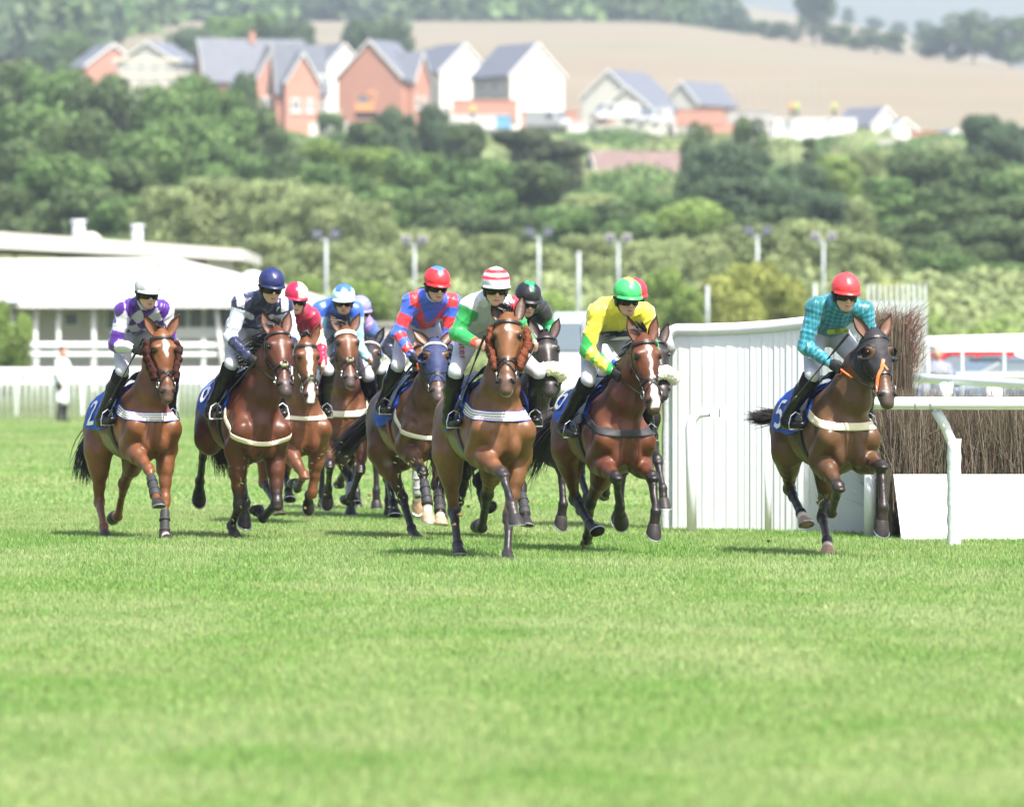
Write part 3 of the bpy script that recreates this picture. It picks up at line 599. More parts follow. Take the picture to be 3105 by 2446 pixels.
            b.add(P,[(i*n+j,i*n+(j+1)%n,(i+1)*n+(j+1)%n,(i+1)*n+j) for i in range(len(S)-1) for j in range(n)])
            for q in (.19,.29): b.ribbon([kn+d2*q+l2*.0455*math.cos(a_)+b2*.0535*math.sin(a_) for a_ in np.linspace(0,6.28,17)[:-1]],[l2*math.cos(a_)+b2*math.sin(a_) for a_ in np.linspace(0,6.28,17)[:-1]],.022,.003,closed=True)
            fin(b,'leg_boot',mat('pale_leg_boot',(.35,.35,.36),.6,.3) if bt==2 else M_BOOT,smooth=True)
    # ---- hair: mane, forelock, tail
    rg=random.Random(sum(map(ord,key))); mane=MB()
    crest=[np.array([.34,0,1.56]),m1+cr*.18,m2+cr*.135,poll-hf*.06+[0,0,.03]-hd*.0]
    def cr_at(t):
        f=t*3; i=min(2,int(f)); f-=i; return crest[i]*(1-f)+crest[i+1]*f
    ms=sp.get('mane_side',-1); ml=sp.get('mane',.12)
    for i in range(170):
        t=rg.random(); p0=cr_at(t)+np.array([0,rg.uniform(-.01,.01),-.012]); L_=ml*rg.uniform(.6,1.3)
        blow=np.array([-.8,ms*rg.uniform(.5,1.1),rg.uniform(.1,.5)]); pts=[]
        q=p0.copy(); dv=norm(blow+nbk*.2)
        for j in range(5): pts.append(q.copy()); q=q+dv*L_/4; dv=norm(dv+np.array([-.05,ms*.1,-.45]))
        mane.tube(pts,[.005,.0055,.005,.0035,.001],3,cap=False)
    fin(mane,'mane',M_HAIRB,root)
    fl=MB()
    for i in range(110):
        q=poll-hd*.03+hn*rg.uniform(-.03,.03)-hf*rg.uniform(-.03,.04); dv=norm(-hd*.9+hf*rg.uniform(-.4,.6)+hn*rg.uniform(-.9,.5)*sp.get('flw',1)); pts=[]; L_=rg.uniform(.05,.11)*sp.get('forelock',1)+.02
        for j in range(4): pts.append(q.copy()); q=q+dv*L_/3; dv=norm(dv+hn*ms*.5+hd*.25-hf*.1)
        fl.tube(pts,[.007,.007,.005,.001],3,cap=False)
    fin(fl,'forelock',M_HAIRB,root)
    tl=MB(); td=sp.get('tail',((-.5,0,-.4),(-.2,0,-1))); 
    for i in range(430):
        q=np.array([-.86,0,1.36])+np.array([rg.gauss(0,.012),rg.gauss(0,.018),rg.gauss(0,.012)]); L_=rg.uniform(.55,.95)*sp.get('taill',.8); d0=norm(np.array(td[0])+np.array([rg.gauss(0,.08),rg.gauss(0,.10),rg.gauss(0,.08)])); d1_=norm(np.array(td[1])+np.array([rg.gauss(0,.08),rg.gauss(0,.11),rg.gauss(0,.08)])); pts=[]
        for j in range(8):
            f=j/7; pts.append(q.copy()); q=q+norm(d0*(1-f)+d1_*f)*L_/7
        tl.tube(pts,[.006,.0065,.0065,.006,.005,.004,.0025,.001],3,cap=False)
    tl.tube([(-.80,0,1.38),(-.88,0,1.36),np.array([-.88,0,1.36])+norm(td[0])*.12,np.array([-.88,0,1.36])+norm(td[0])*.25],[.05,.045,.035,.02],8)
    fin(tl,'tail',M_HAIRB,root)
    # ---- surface helpers for tack
    def ray(o,d):
        o=Vector(o);d=Vector(d).normalized(); r_=bvh.ray_cast(o,d,3.0)
        return (np.array(r_[0]),np.array(r_[1])) if r_[0] is not None else (None,None)
    def barrel(x,phi,zc=1.22):     # phi 0 = top, +90 = horse's left
        d=np.array([0,-math.sin(phi),-math.cos(phi)]); o=np.array([x,0,zc])-d*.8
        a,n_=ray(o,d)
        if a is None: a=np.array([x,0,zc])-d*.26; n_=-d
        rad=float(np.hypot(a[1],a[2]-zc))
        if rad>.40 or abs(a[1])>.34: a=np.array([x,0,zc])-d*(.27+.06*abs(math.cos(phi)))
        return a,-d
    R=math.radians
    # number cloth, both sides, one sheet over the back
    b=MB(); xs=np.linspace(sp.get('cl0',-.50),.27,17); ph=[R(q) for q in np.linspace(-sp.get('clph',100),sp.get('clph',100),33)]; P=[]
    for x in xs:
        for f in ph:
            lim=1-.10*((x+.15)/.3)**2; f2=f*lim; a,n_=barrel(x,f2); w_=.016+.005*math.sin(x*31+f*9)+.004*math.sin(f*17-x*11)
            P.append(a+n_*w_)
    m_=len(ph); b.add(P,[(i*m_+j,i*m_+j+1,(i+1)*m_+j+1,(i+1)*m_+j) for i in range(len(xs)-1) for j in range(m_-1)])
    b.add([q-norm(q-[q[0],0,1.22])*.008 for q in map(np.array,P)],[(i*m_+j,(i+1)*m_+j,(i+1)*m_+j+1,i*m_+j+1) for i in range(len(xs)-1) for j in range(m_-1)])
    cloth=fin(b,'number_cloth',M_CLOTH,root,smooth=True)
    # digits (stroke polylines in a 1 x 1.5 box), lying on the cloth on both flanks
    DG={'6':[[(.85,1.35),(.6,1.5),(.3,1.45),(.08,1.1),(.0,.6),(.1,.15),(.45,0),(.8,.1),(.95,.45),(.8,.8),(.45,.9),(.12,.7)]],
        '5':[[(.9,1.5),(.2,1.5),(.1,.85),(.5,.95),(.85,.8),(.95,.45),(.8,.1),(.4,0),(.05,.15)]],
        '2':[[(.05,1.15),(.2,1.42),(.5,1.5),(.85,1.35),(.9,1.0),(.6,.6),(.0,.02),(.95,.02)]],
        '8':[[(.5,.8),(.15,.95),(.1,1.25),(.35,1.48),(.65,1.48),(.9,1.25),(.85,.95),(.5,.8),(.1,.6),(.02,.3),(.25,.02),(.75,.02),(.98,.3),(.9,.6),(.5,.8)]],
        '1':[[(.2,1.2),(.55,1.5),(.55,0)]],'3':[[(.1,1.4),(.5,1.5),(.85,1.3),(.8,.95),(.45,.8),(.85,.65),(.95,.3),(.7,.02),(.05,.12)]]}
    if sp.get('num'):
        for s_ in (-1,1):
            b=MB()
            for st in DG[sp['num']]:
                d_=[]
                for i in range(len(st)-1):
                    for q in range(4): d_.append((st[i][0]+(st[i+1][0]-st[i][0])*q/4,st[i][1]+(st[i+1][1]-st[i][1])*q/4))
                d_.append(st[-1]); P=[];N=[]
                for (gx,gy) in d_:
                    x=sp.get('nx',-.42)+(gx if s_<0 else 1-gx)*.15; f=s_*(R(sp.get('nph',86))-gy*.72*.165/.27*1.0); a,n_=barrel(x,f); P.append(a+n_*.027);N.append(n_)
                b.ribbon(P,N,.034,.003)
            fin(b,'number',mat('number_white',(.82,.82,.82),.6),cloth)
    # saddle: pad, flaps, seat
    b=MB(); xs=np.linspace(-.16,.24,11); ph=[R(q) for q in np.linspace(-78,78,25)]; P=[]
    for x in xs:
        for f in ph:
            lim=1.0-.25*max(0,(-x-.0)/.16)-.1*max(0,(x-.2)/.1); a,n_=barrel(x,f*lim); top=max(0,math.cos(f*lim))**6
            P.append(a+n_*(.030+.03*top*(1+1.2*abs(x-.08)/.2)))
    m_=len(ph); b.add(P,[(i*m_+j,i*m_+j+1,(i+1)*m_+j+1,(i+1)*m_+j) for i in range(len(xs)-1) for j in range(m_-1)])
    b.add([q-norm(q-[q[0],0,1.22])*.012 for q in map(np.array,P)],[(i*m_+j,(i+1)*m_+j,(i+1)*m_+j+1,i*m_+j+1) for i in range(len(xs)-1) for j in range(m_-1)])
    saddle=fin(b,'saddle',M_TACK,root,smooth=True)
    if sp.get('flapedge'):
        b=MB()
        for s_ in (-1,1):
            P=[]
            for t in np.linspace(0,1,20):
                x=-.02+.30*math.sin(math.pi*t)*.95; f=s_*R(18+75*t); a,n_=barrel(x,f); P.append(a+n_*(.045+.03*math.sin(math.pi*t)))
            b.tube(P,.008,5)
        fin(b,'saddle_piping',mat('blue_piping',(.03,.07,.55),.5),saddle)
    # girth
    b=MB(); P=[];N=[]
    for f in np.linspace(R(70),R(290),40):
        a,n_=barrel(.17-.06*abs(math.sin(f)),f); P.append(a+n_*.008);N.append(n_)
    b.ribbon(P,N,.075,.008); fin(b,'girth',mat('girth_'+key,sp.get('girth',(.012,.012,.014)),.6),saddle)
    # breast girth / breastplate
    bs=sp.get('breast')
    if bs:
        kind,col,droop=bs; b=MB(); P=[];N=[]
        for ps in np.linspace(-100,100,61):
            z=1.36-droop*1.25*max(0,math.cos(R(ps)*.9))**1.5 if abs(ps)<100 else 1.33; 
            c=np.array([.22,0,z]); d=np.array([-math.cos(R(ps)),-math.sin(R(ps)),0]); a,n_=ray(c-d*1.0,d)
            if a is not None: P.append(a-d*.004); N.append(-d)
        P=np.array(P)
        for _ in range(3): P[1:-1]=P[1:-1]*.5+(P[:-2]+P[2:])*.25
        wd,rows=(.080,13) if kind=='stripe' else ((.060,5) if kind!='plate' else (.038,4))
        G_=[];tn_=np.gradient(P,axis=0)
        for r_i in range(rows):
            o_=(r_i/(rows-1)-.5)*wd; L2=[]
            for i in range(len(P)):
                sd_=norm(np.cross(tn_[i],N[i])); q=P[i]+sd_*o_; a,n_=ray(q+N[i]*.25,-N[i]); a=a if a is not None and abs((a-q)@N[i])<.06 else q; L2.append(a+N[i]*.010)
            G_.append(np.array(L2))
        G_=np.array(G_)
        for _ in range(2): G_[:,1:-1]=G_[:,1:-1]*.5+(G_[:,:-2]+G_[:,2:])*.25
        m_=len(P); b.add(G_.reshape(-1,3),[]); 
        for i in range(rows-1):
            mi=0 if kind!='stripe' else (2 if i in (0,rows-2) else (1 if i%3!=0 else 0))
            for j in range(m_-1): b.f.append((i*m_+j,i*m_+j+1,(i+1)*m_+j+1,(i+1)*m_+j)); b.m.append(mi)
        ms_=[mat('navy_stripe',(.06,.06,.10),.6),M_WHITE,mat('blue_edge',(.05,.07,.42),.6)] if kind=='stripe' else [mat('breast_'+key,col,.6,.3,bump=.2,bscale=120)]
        bo_=b.build('breast_girth',None,root,True,mats=ms_,xf=xf); md=bo_.modifiers.new('s','SOLIDIFY'); md.thickness=.006; md.offset=0
    # ---- bridle
    def hs(t):
        for i in range(len(HEADST)-1):
            a,b_=HEADST[i],HEADST[i+1]
            if t<=b_[0] or i==len(HEADST)-2:
                f=(t-a[0])/(b_[0]-a[0]); return [a[j]+(b_[j]-a[j])*f for j in range(4)]
    def on_head(t,ang,off=.008):      # ang 0 = front of face, +90 = left cheek
        _,a,b_,o=hs(t); c=poll+hd*t+hf*o; d=hf*math.cos(ang)*1.0+hn*math.sin(ang); 
        hit,n_=ray(c+d*.35,-d); 
        if hit is None: hit=c+d*.08
        if (hit-c)@d>.17: hit=c+d*math.hypot(a*math.sin(ang),b_*math.cos(ang))
        return hit+d*off,d
    def strap(b,pts,w_=.017,closed=False,th=.005,off=.007):
        P=[];N=[]
        for i in range(len(pts)-1):
            for q in range(5):
                t=pts[i][0]+(pts[i+1][0]-pts[i][0])*q/5; a_=pts[i][1]+(pts[i+1][1]-pts[i][1])*q/5; x,y=on_head(t,R(a_),off); P.append(x);N.append(y)
        x,y=on_head(pts[-1][0],R(pts[-1][1]),off); P.append(x);N.append(y)
        b.ribbon(P,N,w_,th)
    for s_ in (-1,1):
        c,d=on_head(.545,math.radians(s_*50),-.004); b=MB(); sdv=norm(np.cross(d,hd)); q=norm(hd*.85+sdv*s_*.45); w_=norm(np.cross(d,q)); b.ell(c,(.023,.014,.010),12,8,R=Matrix([[q[i],w_[i],d[i]] for i in range(3)]).transposed()); fin(b,'nostril',mat('nostril_dark',(.006,.004,.004),.7,.2),smooth=True)
    br=MB()
    for s_ in (-1,1):
        strap(br,[(.07,s_*150),(.05,s_*85),(.16,s_*105),(.28,s_*100),(.43,s_*88)])   # headpiece and cheek strap
        strap(br,[(.20,s_*120),(.27,s_*165)],.014)
    strap(br,[(.40,-175),(.385,-90),(.375,-35),(.37,0),(.375,35),(.385,90),(.40,175)],.015)     # noseband
    if sp.get('grackle',1) and not sp.get('nose_col'):
        for s_ in (-1,1): strap(br,[(.32,s_*75),(.37,s_*20),(.44,-s_*40),(.49,-s_*95)],.010)
    if not sp.get('hood'): pass
    bridle=fin(br,'bridle',M_TACK,root)
    if sp.get('nose_col'):
        b=MB()
        strap(b,[(.27,-2),(.34,-14),(.41,-50),(.50,-82)],.024,th=.006,off=.010); strap(b,[(.31,-6),(.35,12)],.016,th=.006,off=.010)
        fin(b,'noseband',M_ORANGE,bridle)
    b=MB(); strap(b,[(.05,-92),(.062,-45),(.066,0),(.062,45),(.05,92)],sp.get('bbw',.018),th=.008,off=.009); fin(b,'browband',mat('brow_'+key,sp.get('brow',(.012,.011,.011)),.45),bridle)
    b=MB()
    bitp=[]
    for s_ in (-1,1):
        c,d=on_head(.47,R(s_*92),.014); bitp.append(c)
        b.tube([c+hd*.034*math.cos(a_)+norm(np.cross(d,hd))*.034*math.sin(a_) for a_ in np.linspace(0,6.28,17)[:-1]],.0048,5,closed=True)
    fin(b,'bit',M_METAL,bridle,smooth=True)
    if sp.get('disc'):
        b=MB(); c,d=on_head(.375,0,.016); b.ell(c,(.034,.036,.030),10,6,noise=.15,rng=rg); fin(b,'noseband_pad',mat('pad_'+key,sp['disc'],.9),bridle,smooth=True)
        b=MB(); c,d=on_head(.375,0,.05); b.tube([c-hn*.02-hd*.012,c,c+hn*.02+hd*.012],.007,5); b.tube([c-hn*.02+hd*.012,c,c+hn*.02-hd*.012],.007,5); fin(b,'noseband_knot',M_TACK,bridle)
    # fleece pieces
    def fleece(name,pts,r,col,seed,flat=None):
        vv=Vol(np.min(pts,0)-r*2.2-.02,np.max(pts,0)+r*2.2+.02,.008)
        for i in range(len(pts)-1): vv.cone(pts[i],pts[i+1],(r,r),(flat or r,flat or r),n=hn,k=.03)
        Q,G=vv.mesh(1); q=np.abs(noise3(Q,120,seed))*.011+noise3(Q,55,seed+3)*.005
        c=Q.mean(0); ctr=np.array([pts[int(np.argmin([np.linalg.norm(x-np.array(y)) for y in pts]))] for x in Q]) if len(Q)<9000 else c
        dr=Q-ctr; dr/=np.maximum(np.linalg.norm(dr,axis=1),1e-6)[:,None]; Q=Q+dr*q[:,None]
        return link_mesh(name,xf(Q),G,mat('fleece_'+key,col,.95,.1,bump=.8,bscale=140,var=.25,vscale=60),bridle,True)
    if sp.get('cheek'):
        for s_ in (-1,1):
            pts=[on_head(t,R(s_*98),.030)[0] for t in (.08,.15,.22,.29,.35,.40)]
            pts=[q+hn*s_*.004 for q in pts]; fleece('cheekpiece',pts,.024,sp['cheek'],5,.042)
    if sp.get('sheep'):
        pts=[on_head(.42,R(a_),.045)[0]+hf*.01 for a_ in (-85,-50,-20,10,40,70,88)]; fleece('sheepskin_noseband',pts,.052,sp['sheep'],8)
    # hood / blinkers
    if sp.get('hood'):
        hc,cups,span=sp['hood']; 
        keep=hm&(th>-.09)&(th<span[0]-.10*np.abs(tn)/.09*0)&(np.linalg.norm(V-poll-hd*.1,axis=1)<.5)
        rr=V-poll; lower=(tf<-.02)&(th>span[1]); eyeh=np.hypot(th-.17,(tf-.03))<.045
        keep&=~lower; keep&=~(eyeh&(np.abs(tn)>.055)); keep&=~((th<.03)&(tf<-.11))
        # loose vertex normals
        fn=np.cross(V[F[:,1]]-V[F[:,0]],V[F[:,2]]-V[F[:,0]]); vn=np.zeros_like(V)
        for i in range(4): np.add.at(vn,F[:,i],fn)
        vn/=np.maximum(np.linalg.norm(vn,axis=1),1e-9)[:,None]
        Fk=F[keep[F].all(1)]; ids=np.unique(Fk); mp=np.full(len(V),-1); mp[ids]=np.arange(len(ids))
        Q=V[ids]+vn[ids]*(.008+.0035*noise3(V[ids],38,4)[:,None]); hood=link_mesh('hood',xf(Q),mp[Fk],mat('hood_'+key,hc,.65,.3,bump=.25,bscale=60),root,True)
        for s_ in (-1,1):
            if not cups: break
            b=MB(); c=poll+hd*.175+hn*s_*.098+hf*.028; P=[]
            for i in range(6):
                ph_=i/5*1.35
                for j in range(14):
                    a_=2*math.pi*j/14; P.append(c+hd*.062*math.cos(a_)*math.cos(ph_*.8)+hf*(.056*math.sin(a_)*math.cos(ph_*.8)-.030*math.sin(ph_)-.008)+hn*s_*(.062*math.sin(ph_)+.002))
            F_=[(i*14+j,i*14+(j+1)%14,(i+1)*14+(j+1)%14,(i+1)*14+j) for i in range(5) for j in range(14) if not (1<=j<=5)]
            b.add(P,F_); o=fin(b,'blinker_cup',mat('hood_'+key,hc,.65),hood,smooth=True); md=o.modifiers.new('s','SOLIDIFY'); md.thickness=.006
    return dict(root=root,body=body,xf=xf,bit=[xf(c)[0] for c in bitp],poll=poll,saddle=saddle,barrel=barrel,saddleobj=saddle)
# ---------------------------------------------------------------- riders
M_SKIN=mat('skin',(1,1,1),.5,.4,vcol=True,var=.05,vscale=30)
M_SILK=mat('silk',(1,1,1),.34,.5,vcol=True,bump=.35,bscale=22,sheen=.2)
M_CAP=mat('cap_silk',(1,1,1),.38,.45,vcol=True,bump=.8,bscale=16)
M_BREECH=mat('white_breeches',(.44,.45,.51),.55,.3,bump=.4,bscale=18)
M_BOOTL=mat('boot_leather',(.007,.007,.009),.30,.4,bump=.25,bscale=22)
M_GLOVE=mat('glove',(.015,.015,.016),.6,.3)
M_LENS=mat('goggle_lens',(.004,.004,.005),.16,.35)
M_STRAP=mat('harness',(.012,.012,.012),.6,.3)
WHT=(.50,.51,.56)
def frame_tab(V,segs):
    best=np.full(len(V),9.);S=np.zeros(len(V),int);T=np.zeros(len(V))
    for i,(a,b,r) in enumerate(segs):
        ab=b-a;t=np.clip(((V-a)@ab)/(ab@ab),0,1); d=np.linalg.norm(V-a-t[:,None]*ab,axis=1)-r
        u=d<best;best[u]=d[u];S[u]=i;T[u]=t[u]
    return S,T
def hand_prims(v,w,h,side,inf=0.0,k=.008):
    # closed hand: palm block, four fingers curled round the rein, thumb from the side
    d=norm(h-w); up=norm(np.array([0,0,1.])-d*d[2]); sd_=np.cross(d,up)*side
    pc=w+d*.045; v.cone(w,w+d*.02,(.026+inf,.036+inf),(.020+inf,.024+inf),n=up,k=k*2); v.ell(pc,(.040+inf,.020+inf,.038+inf),k=k*2,R=[d,sd_,up])
    for i in range(4):
        o=pc+d*.030+up*(.028-.019*i); L_=(.030,.034,.031,.025)[i]; r=.0088+inf
        a=o+d*L_*.55; b=a+sd_*(-.022)-d*.002; c=b-d*.026-up*.002
        v.cone(o,a,(r,r),k=k);v.cone(a,b,(r,r*.95),k=k*.6);v.cone(b,c,(r*.95,r*.85),k=k*.6)
    t0=pc-d*.012+up*.030; t1=t0+d*.028-sd_*.012+up*.008; t2=t1+d*.022-sd_*.012-up*.008
    v.cone(t0,t1,(.011+inf,.010+inf),k=k);v.cone(t1,t2,(.010+inf,.0085+inf),k=k*.6)
    return pc+d*.035-sd_*.01
def head_prims(v,hc,hu,nf,sd_,inf=0):
    R=[sd_,nf,hu]
    v.ell(hc-hu*.015-nf*.008,(.074,.090,.105),k=.02,R=R)
    v.ell(hc-hu*.085+nf*.022,(.058,.064,.080),k=.03,R=R)
    v.ell(hc-hu*.163+nf*.060,(.024,.020,.020),k=.03,R=R)
    for s in (-1,1):
        v.cone(hc-hu*.10+sd_*s*.056-nf*.015,hc-hu*.155+sd_*s*.028+nf*.045,(.018,.016),k=.03)
        v.ell(hc-hu*.085+sd_*s*.040+nf*.062,(.018,.014,.014),k=.02,R=R)
        v.ell(hc-hu*.060+sd_*s*.030+nf*.083,(.014,.010,.009),k=.01,R=R,sub=True)
    v.cone(hc-hu*.052+nf*.084,hc-hu*.098+nf*.106,(.009,.013),k=.012)
    for s in (-1,1): v.ell(hc-hu*.104+sd_*s*.012+nf*.092,(.009,.010,.008),k=.008,R=R)
    v.ell(hc-hu*.128+nf*.084,(.021,.010,.006),k=.008,R=R); v.ell(hc-hu*.140+nf*.082,(.018,.010,.007),k=.008,R=R)
    v.cone(hc-hu*.1335+nf*.098-sd_*.018,hc-hu*.1335+nf*.098+sd_*.018,(.0022,.0022),k=.004,sub=True)
def skin_cols(V,hc,hu,nf,sd_,tone):
    C=np.tile(np.array(tone),(len(V),1))*(1+.05*noise3(V,40,3))[:,None]; r=V-hc;u=r@hu;f=r@nf;s=r@sd_
    q=sm(.016,.008,np.hypot((u+.134)*1.6,s*.5))*(f>.07); C=C*(1-q[:,None])+np.array((.42,.14,.12))*q[:,None]
    q=sm(.004,.001,np.abs(u+.1335))*(np.abs(s)<.02)*(f>.075); C=C*(1-q[:,None])+np.array((.14,.04,.04))*q[:,None]
    q=sm(.03,.0,np.hypot(u+.10,np.abs(s)-.04))*.35*(f>0); C=C*(1-q[:,None])+np.array((.62,.24,.18))*q[:,None]
    q=sm(-.11,-.15,u)*(f>-.02)*.25; C=C*(1-q[:,None])+np.array((.22,.15,.13))*q[:,None]
    return C
def helmet(par,xf,hc,hu,nf,sd_,capfn,peakcol,key):
    b=MB(); n=36;m=16; rr=[]
    for i in range(m+1):
        el=math.pi/2-(math.pi/2+.33)*i/m
        for j in range(n):
            az=2*math.pi*j/n; q=1+.010*math.sin(az*8+el*5)+.007*math.sin(az*5-el*11)-.014*math.exp(-((abs((az+math.pi/6)%(math.pi/3)-math.pi/6))/.05)**2)*math.cos(el)
            rr.append((az,el)); p_=hc+(sd_*math.sin(az)*.107*math.cos(el)*q+nf*math.cos(az)*.130*math.cos(el)*q+hu*(.108*math.sin(el)*q-.002))
            b.col=capfn(az if az<=math.pi else az-2*math.pi,el); b.add([p_],[])
    b.f+=[(i*n+j,(i+1)*n+j,(i+1)*n+(j+1)%n,i*n+(j+1)%n) for i in range(m) for j in range(n)]; b.m+=[0]*(m*n)
    b.col=capfn(0,1.5); b.ell(hc+hu*.108,(.009,.009,.005),8,4)
    o=b.build('helmet',M_CAP,par,True,vcol=True,xf=xf)
    b=MB(); P=[]; na=15; b.col=peakcol
    for lay,dz in ((0,0),(1,-.006)):
        for i in range(na):
            az=-1.15+2.3*i/(na-1)
            for rad,dh in ((.99,-.022),(1.06+.20*max(0,math.cos(az))**2,-.036)):
                P.append(hc+sd_*math.sin(az)*.107*rad+nf*math.cos(az)*.130*rad+hu*(dh+dz))
    F=[(i*2,i*2+1,i*2+3,i*2+2) for i in range(na-1)]+[(na*2+i*2,na*2+i*2+2,na*2+i*2+3,na*2+i*2+1) for i in range(na-1)]+[(i*2+1,na*2+i*2+1,na*2+i*2+3,i*2+3) for i in range(na-1)]
    b.add(P,F); b.build('peak',M_CAP,o,True,vcol=True,xf=xf)
    b=MB(); P=[]; na=17
    for i in range(na):
        az=-1.15+2.3*i/(na-1); nz=math.exp(-(az/.16)**2)
        for hh,off in ((-.040,1.0),(-.064,1.06),(-.094+.018*nz,1.0)):
            P.append(hc+sd_*math.sin(az)*.084*off+nf*(math.cos(az)*.092*off+.014)+hu*hh)
    b.add(P,[(i*3+k,i*3+k+1,i*3+k+4,i*3+k+3) for i in range(na-1) for k in range(2)])
    g=b.build('goggles',M_LENS,par,True,xf=xf)
    b=MB()
    for s in (-1,1):
        b.ell(hc-hu*.070+sd_*s*.079-nf*.008,(.016,.044,.050),10,8,R=Matrix([[sd_[i],nf[i],hu[i]] for i in range(3)]))
        b.tube([hc-hu*.09+sd_*s*.082,hc-hu*.135+sd_*s*.062+nf*.012,hc-hu*.172+sd_*s*.030+nf*.040,hc-hu*.186+nf*.052],.007,6)
    b.tube([hc+sd_*math.sin(a)*.099+nf*math.cos(a)*.115-hu*.052 for a in np.linspace(1.15,5.13,20)],.010,5)
    b.build('chin_harness',M_STRAP,par,True,xf=xf)
    return o
def rider(key,J,sp,hr,px):
    X,Y,yaw=px[:3]; fw=np.array([math.sin(yaw),-math.cos(yaw),0]);lf=np.array([math.cos(yaw),math.sin(yaw),0])
    D=dict(hc=(.58,0,2.08),sR=(.38,-.2,1.91),sL=(.38,.2,1.91),eR=(.36,-.25,1.62),hR=(.6,-.09,1.50),kR=(.38,-.24,1.40),heR=(.06,-.28,.955),toR=(.30,-.26,.99),cr=(.15,0,1.66)); D.update(J)
    mir=lambda a,c=0: (a[0],2*c-a[1],a[2]); cy=(D['sR'][1]+D['sL'][1])/2
    for a in 'ehk': D.setdefault(a+'L',mir(D[a+'R'],cy if a=='e' else (.03 if a=='h' else 0)))
    D.setdefault('toL',mir(D['toR'])); D.setdefault('heL',(D['toL'][0]-.22,D['toL'][1]+.02,D['toL'][2]-.03))
    D={k:np.array(v,float) for k,v in D.items()}
    for s,S in ((-1,'R'),(1,'L')):
        for a,mn in (('k',.20),('to',.27),('he',.285)): D[a+S][1]=s*max(mn,abs(D[a+S][1]))
        D['h'+S][1]=s*max(.05,s*D['h'+S][1])
    root=empty('person',(X,Y,0)); tag(root,sp['rlabel'],'jockey','jockeys riding the racehorses')
    def xf(V): V=np.atleast_2d(np.asarray(V,float)); return V[:,:1]*fw+V[:,1:2]*lf+V[:,2:]*np.array([0,0,1.])
    hc=D['hc']; cr=D['cr']; PC=np.array([.0,cr[1]*.5,max(cr[2]+.10,1.70)]); NB=(D['sR']+D['sL'])/2+[.03,0,.03]
    tilt=D['hc']-D.get('ch',D['hc']-[0,0,.2]); hu=norm([sp.get('hp',.17),tilt[1]*1.2,.95 if True else 0]); fy=sp.get('fy',0)
    nf=np.array([math.cos(fy),math.sin(fy),0]); nf=norm(nf-hu*(nf@hu)); sd_=np.cross(hu,nf)   # sd_: rider's left
    hs_=.0095 if sp.get('near',1) else .012
    lo=np.array([-.35,-.5,.82]);hi=np.array([.95,.5,2.32])
    body=Vol(lo,hi,hs_); jer=Vol([-.35,-.5,1.3],[.85,.5,2.2],.0075 if sp.get('near',1) else .011); bre=Vol([-.35,-.45,1.2],[.65,.45,2.0],.012); 
    L_=(0,1.,0)
    chest=PC*.35+NB*.65
    def torso(v,i):
        v.chain([PC,PC*.6+NB*.4,chest,NB-(NB-PC)*.06],[.135+i,.145+i,.155+i,.12+i],[.10+i,.105+i,.115+i,.085+i],n=L_,k=.05)
    torso(body,-.012); torso(jer,.008)
    up=NB
    body.cone(NB,hc-hu*.10-nf*.02,(.055,.050),k=.03); head_prims(body,hc,hu,nf,sd_)
    jer.cone(NB+[0,0,.0],NB+norm(hc-hu*.1-NB)*.07,(.085,.070),k=.04)
    segs=[(PC,NB,.12)]; hands=[]
    for s,S in ((-1,'R'),(1,'L')):
        sh,el,ha=D['s'+S]*1.0,D['e'+S],D['h'+S]; sh=sh-[0,s*.035,.02]
        wr=ha-norm(ha-el)*.05
        body.chain([chest+[0,s*.08,.03],sh,el,wr],[.06,.050,.036,.025],k=.03)
        jer.chain([chest+[0,s*.08,.03],sh],[.09,.078],k=.05); jer.cone(sh,el,(.074,.056),k=.035); jer.cone(el,wr,(.056,.040),k=.02)
        segs+= [(sh,el,.06),(el,wr,.045)]
        hands.append(hand_prims(body,wr,ha,-s))
        hip=PC+[0,s*.085,-.03]; kn=D['k'+S]; he=D['he'+S]; to=D['to'+S]; an=he+norm(to-he)*.045+[0,0,.075]; to=to+norm(to-he)*.02
        body.cone(hip,kn,(.085,.052),k=.04); body.cone(kn,an,(.048,.034),k=.02); body.cone(an-[0,0,.03],to*.75+he*.25+[0,0,.03],(.028,.018),k=.02)
        bre.cone(hip,kn,(.098,.056),k=.05); bre.cone(kn,kn+norm(an-kn)*.06,(.054,.053),k=.02)
        bv=Vol(np.minimum(np.minimum(kn,to),he)-.12,np.maximum(np.maximum(kn,to),he)+.12,.009)
        ck=kn+norm(an-kn)*.045; calf=kn*.62+an*.38-[.015,0,0]
        bv.chain([ck,calf,an*.85+kn*.15,an],[.060,.060,.043,.042],k=.03); bv.cone(an-[0,0,.015],an-[0,0,.04]+norm(to-he)*.03,(.042,.040),k=.03)
        fd=norm(to-he); bv.cone(he+fd*.03+[0,0,.035],to-fd*.03+[0,0,.026],(.034,.036),(.032,.024),n=np.cross(fd,[0,0,1.]),k=.03)
        bv.cone(he+fd*.02+[0,0,.005],to-fd*.05+[0,0,.002],(.028,.034),(.010,.008),n=np.cross(fd,[0,0,1.]),k=.008)
        Q,G=bv.mesh(1); 
        if S=='R' and sp.get('near',1) or True: Q=Q+ .0035*noise3(Q*np.array([1,1,2.2]),70,7)[:,None]*norm([0,s,.3])
        bo=link_mesh('boot',xf(Q),G,M_BOOTL,root,True)
        b=MB(); c=ck-norm(an-kn)*.005; ax=norm(an-kn); u=norm(np.cross(ax,[0,1.,0])); w_=np.cross(ax,u)
        for q in range(12):
            a_=math.pi*2*q/12; b.add([c-ax*.012+(u*math.cos(a_)+w_*math.sin(a_))*.072,c+ax*.07+(u*math.cos(a_)+w_*math.sin(a_))*.064],[])
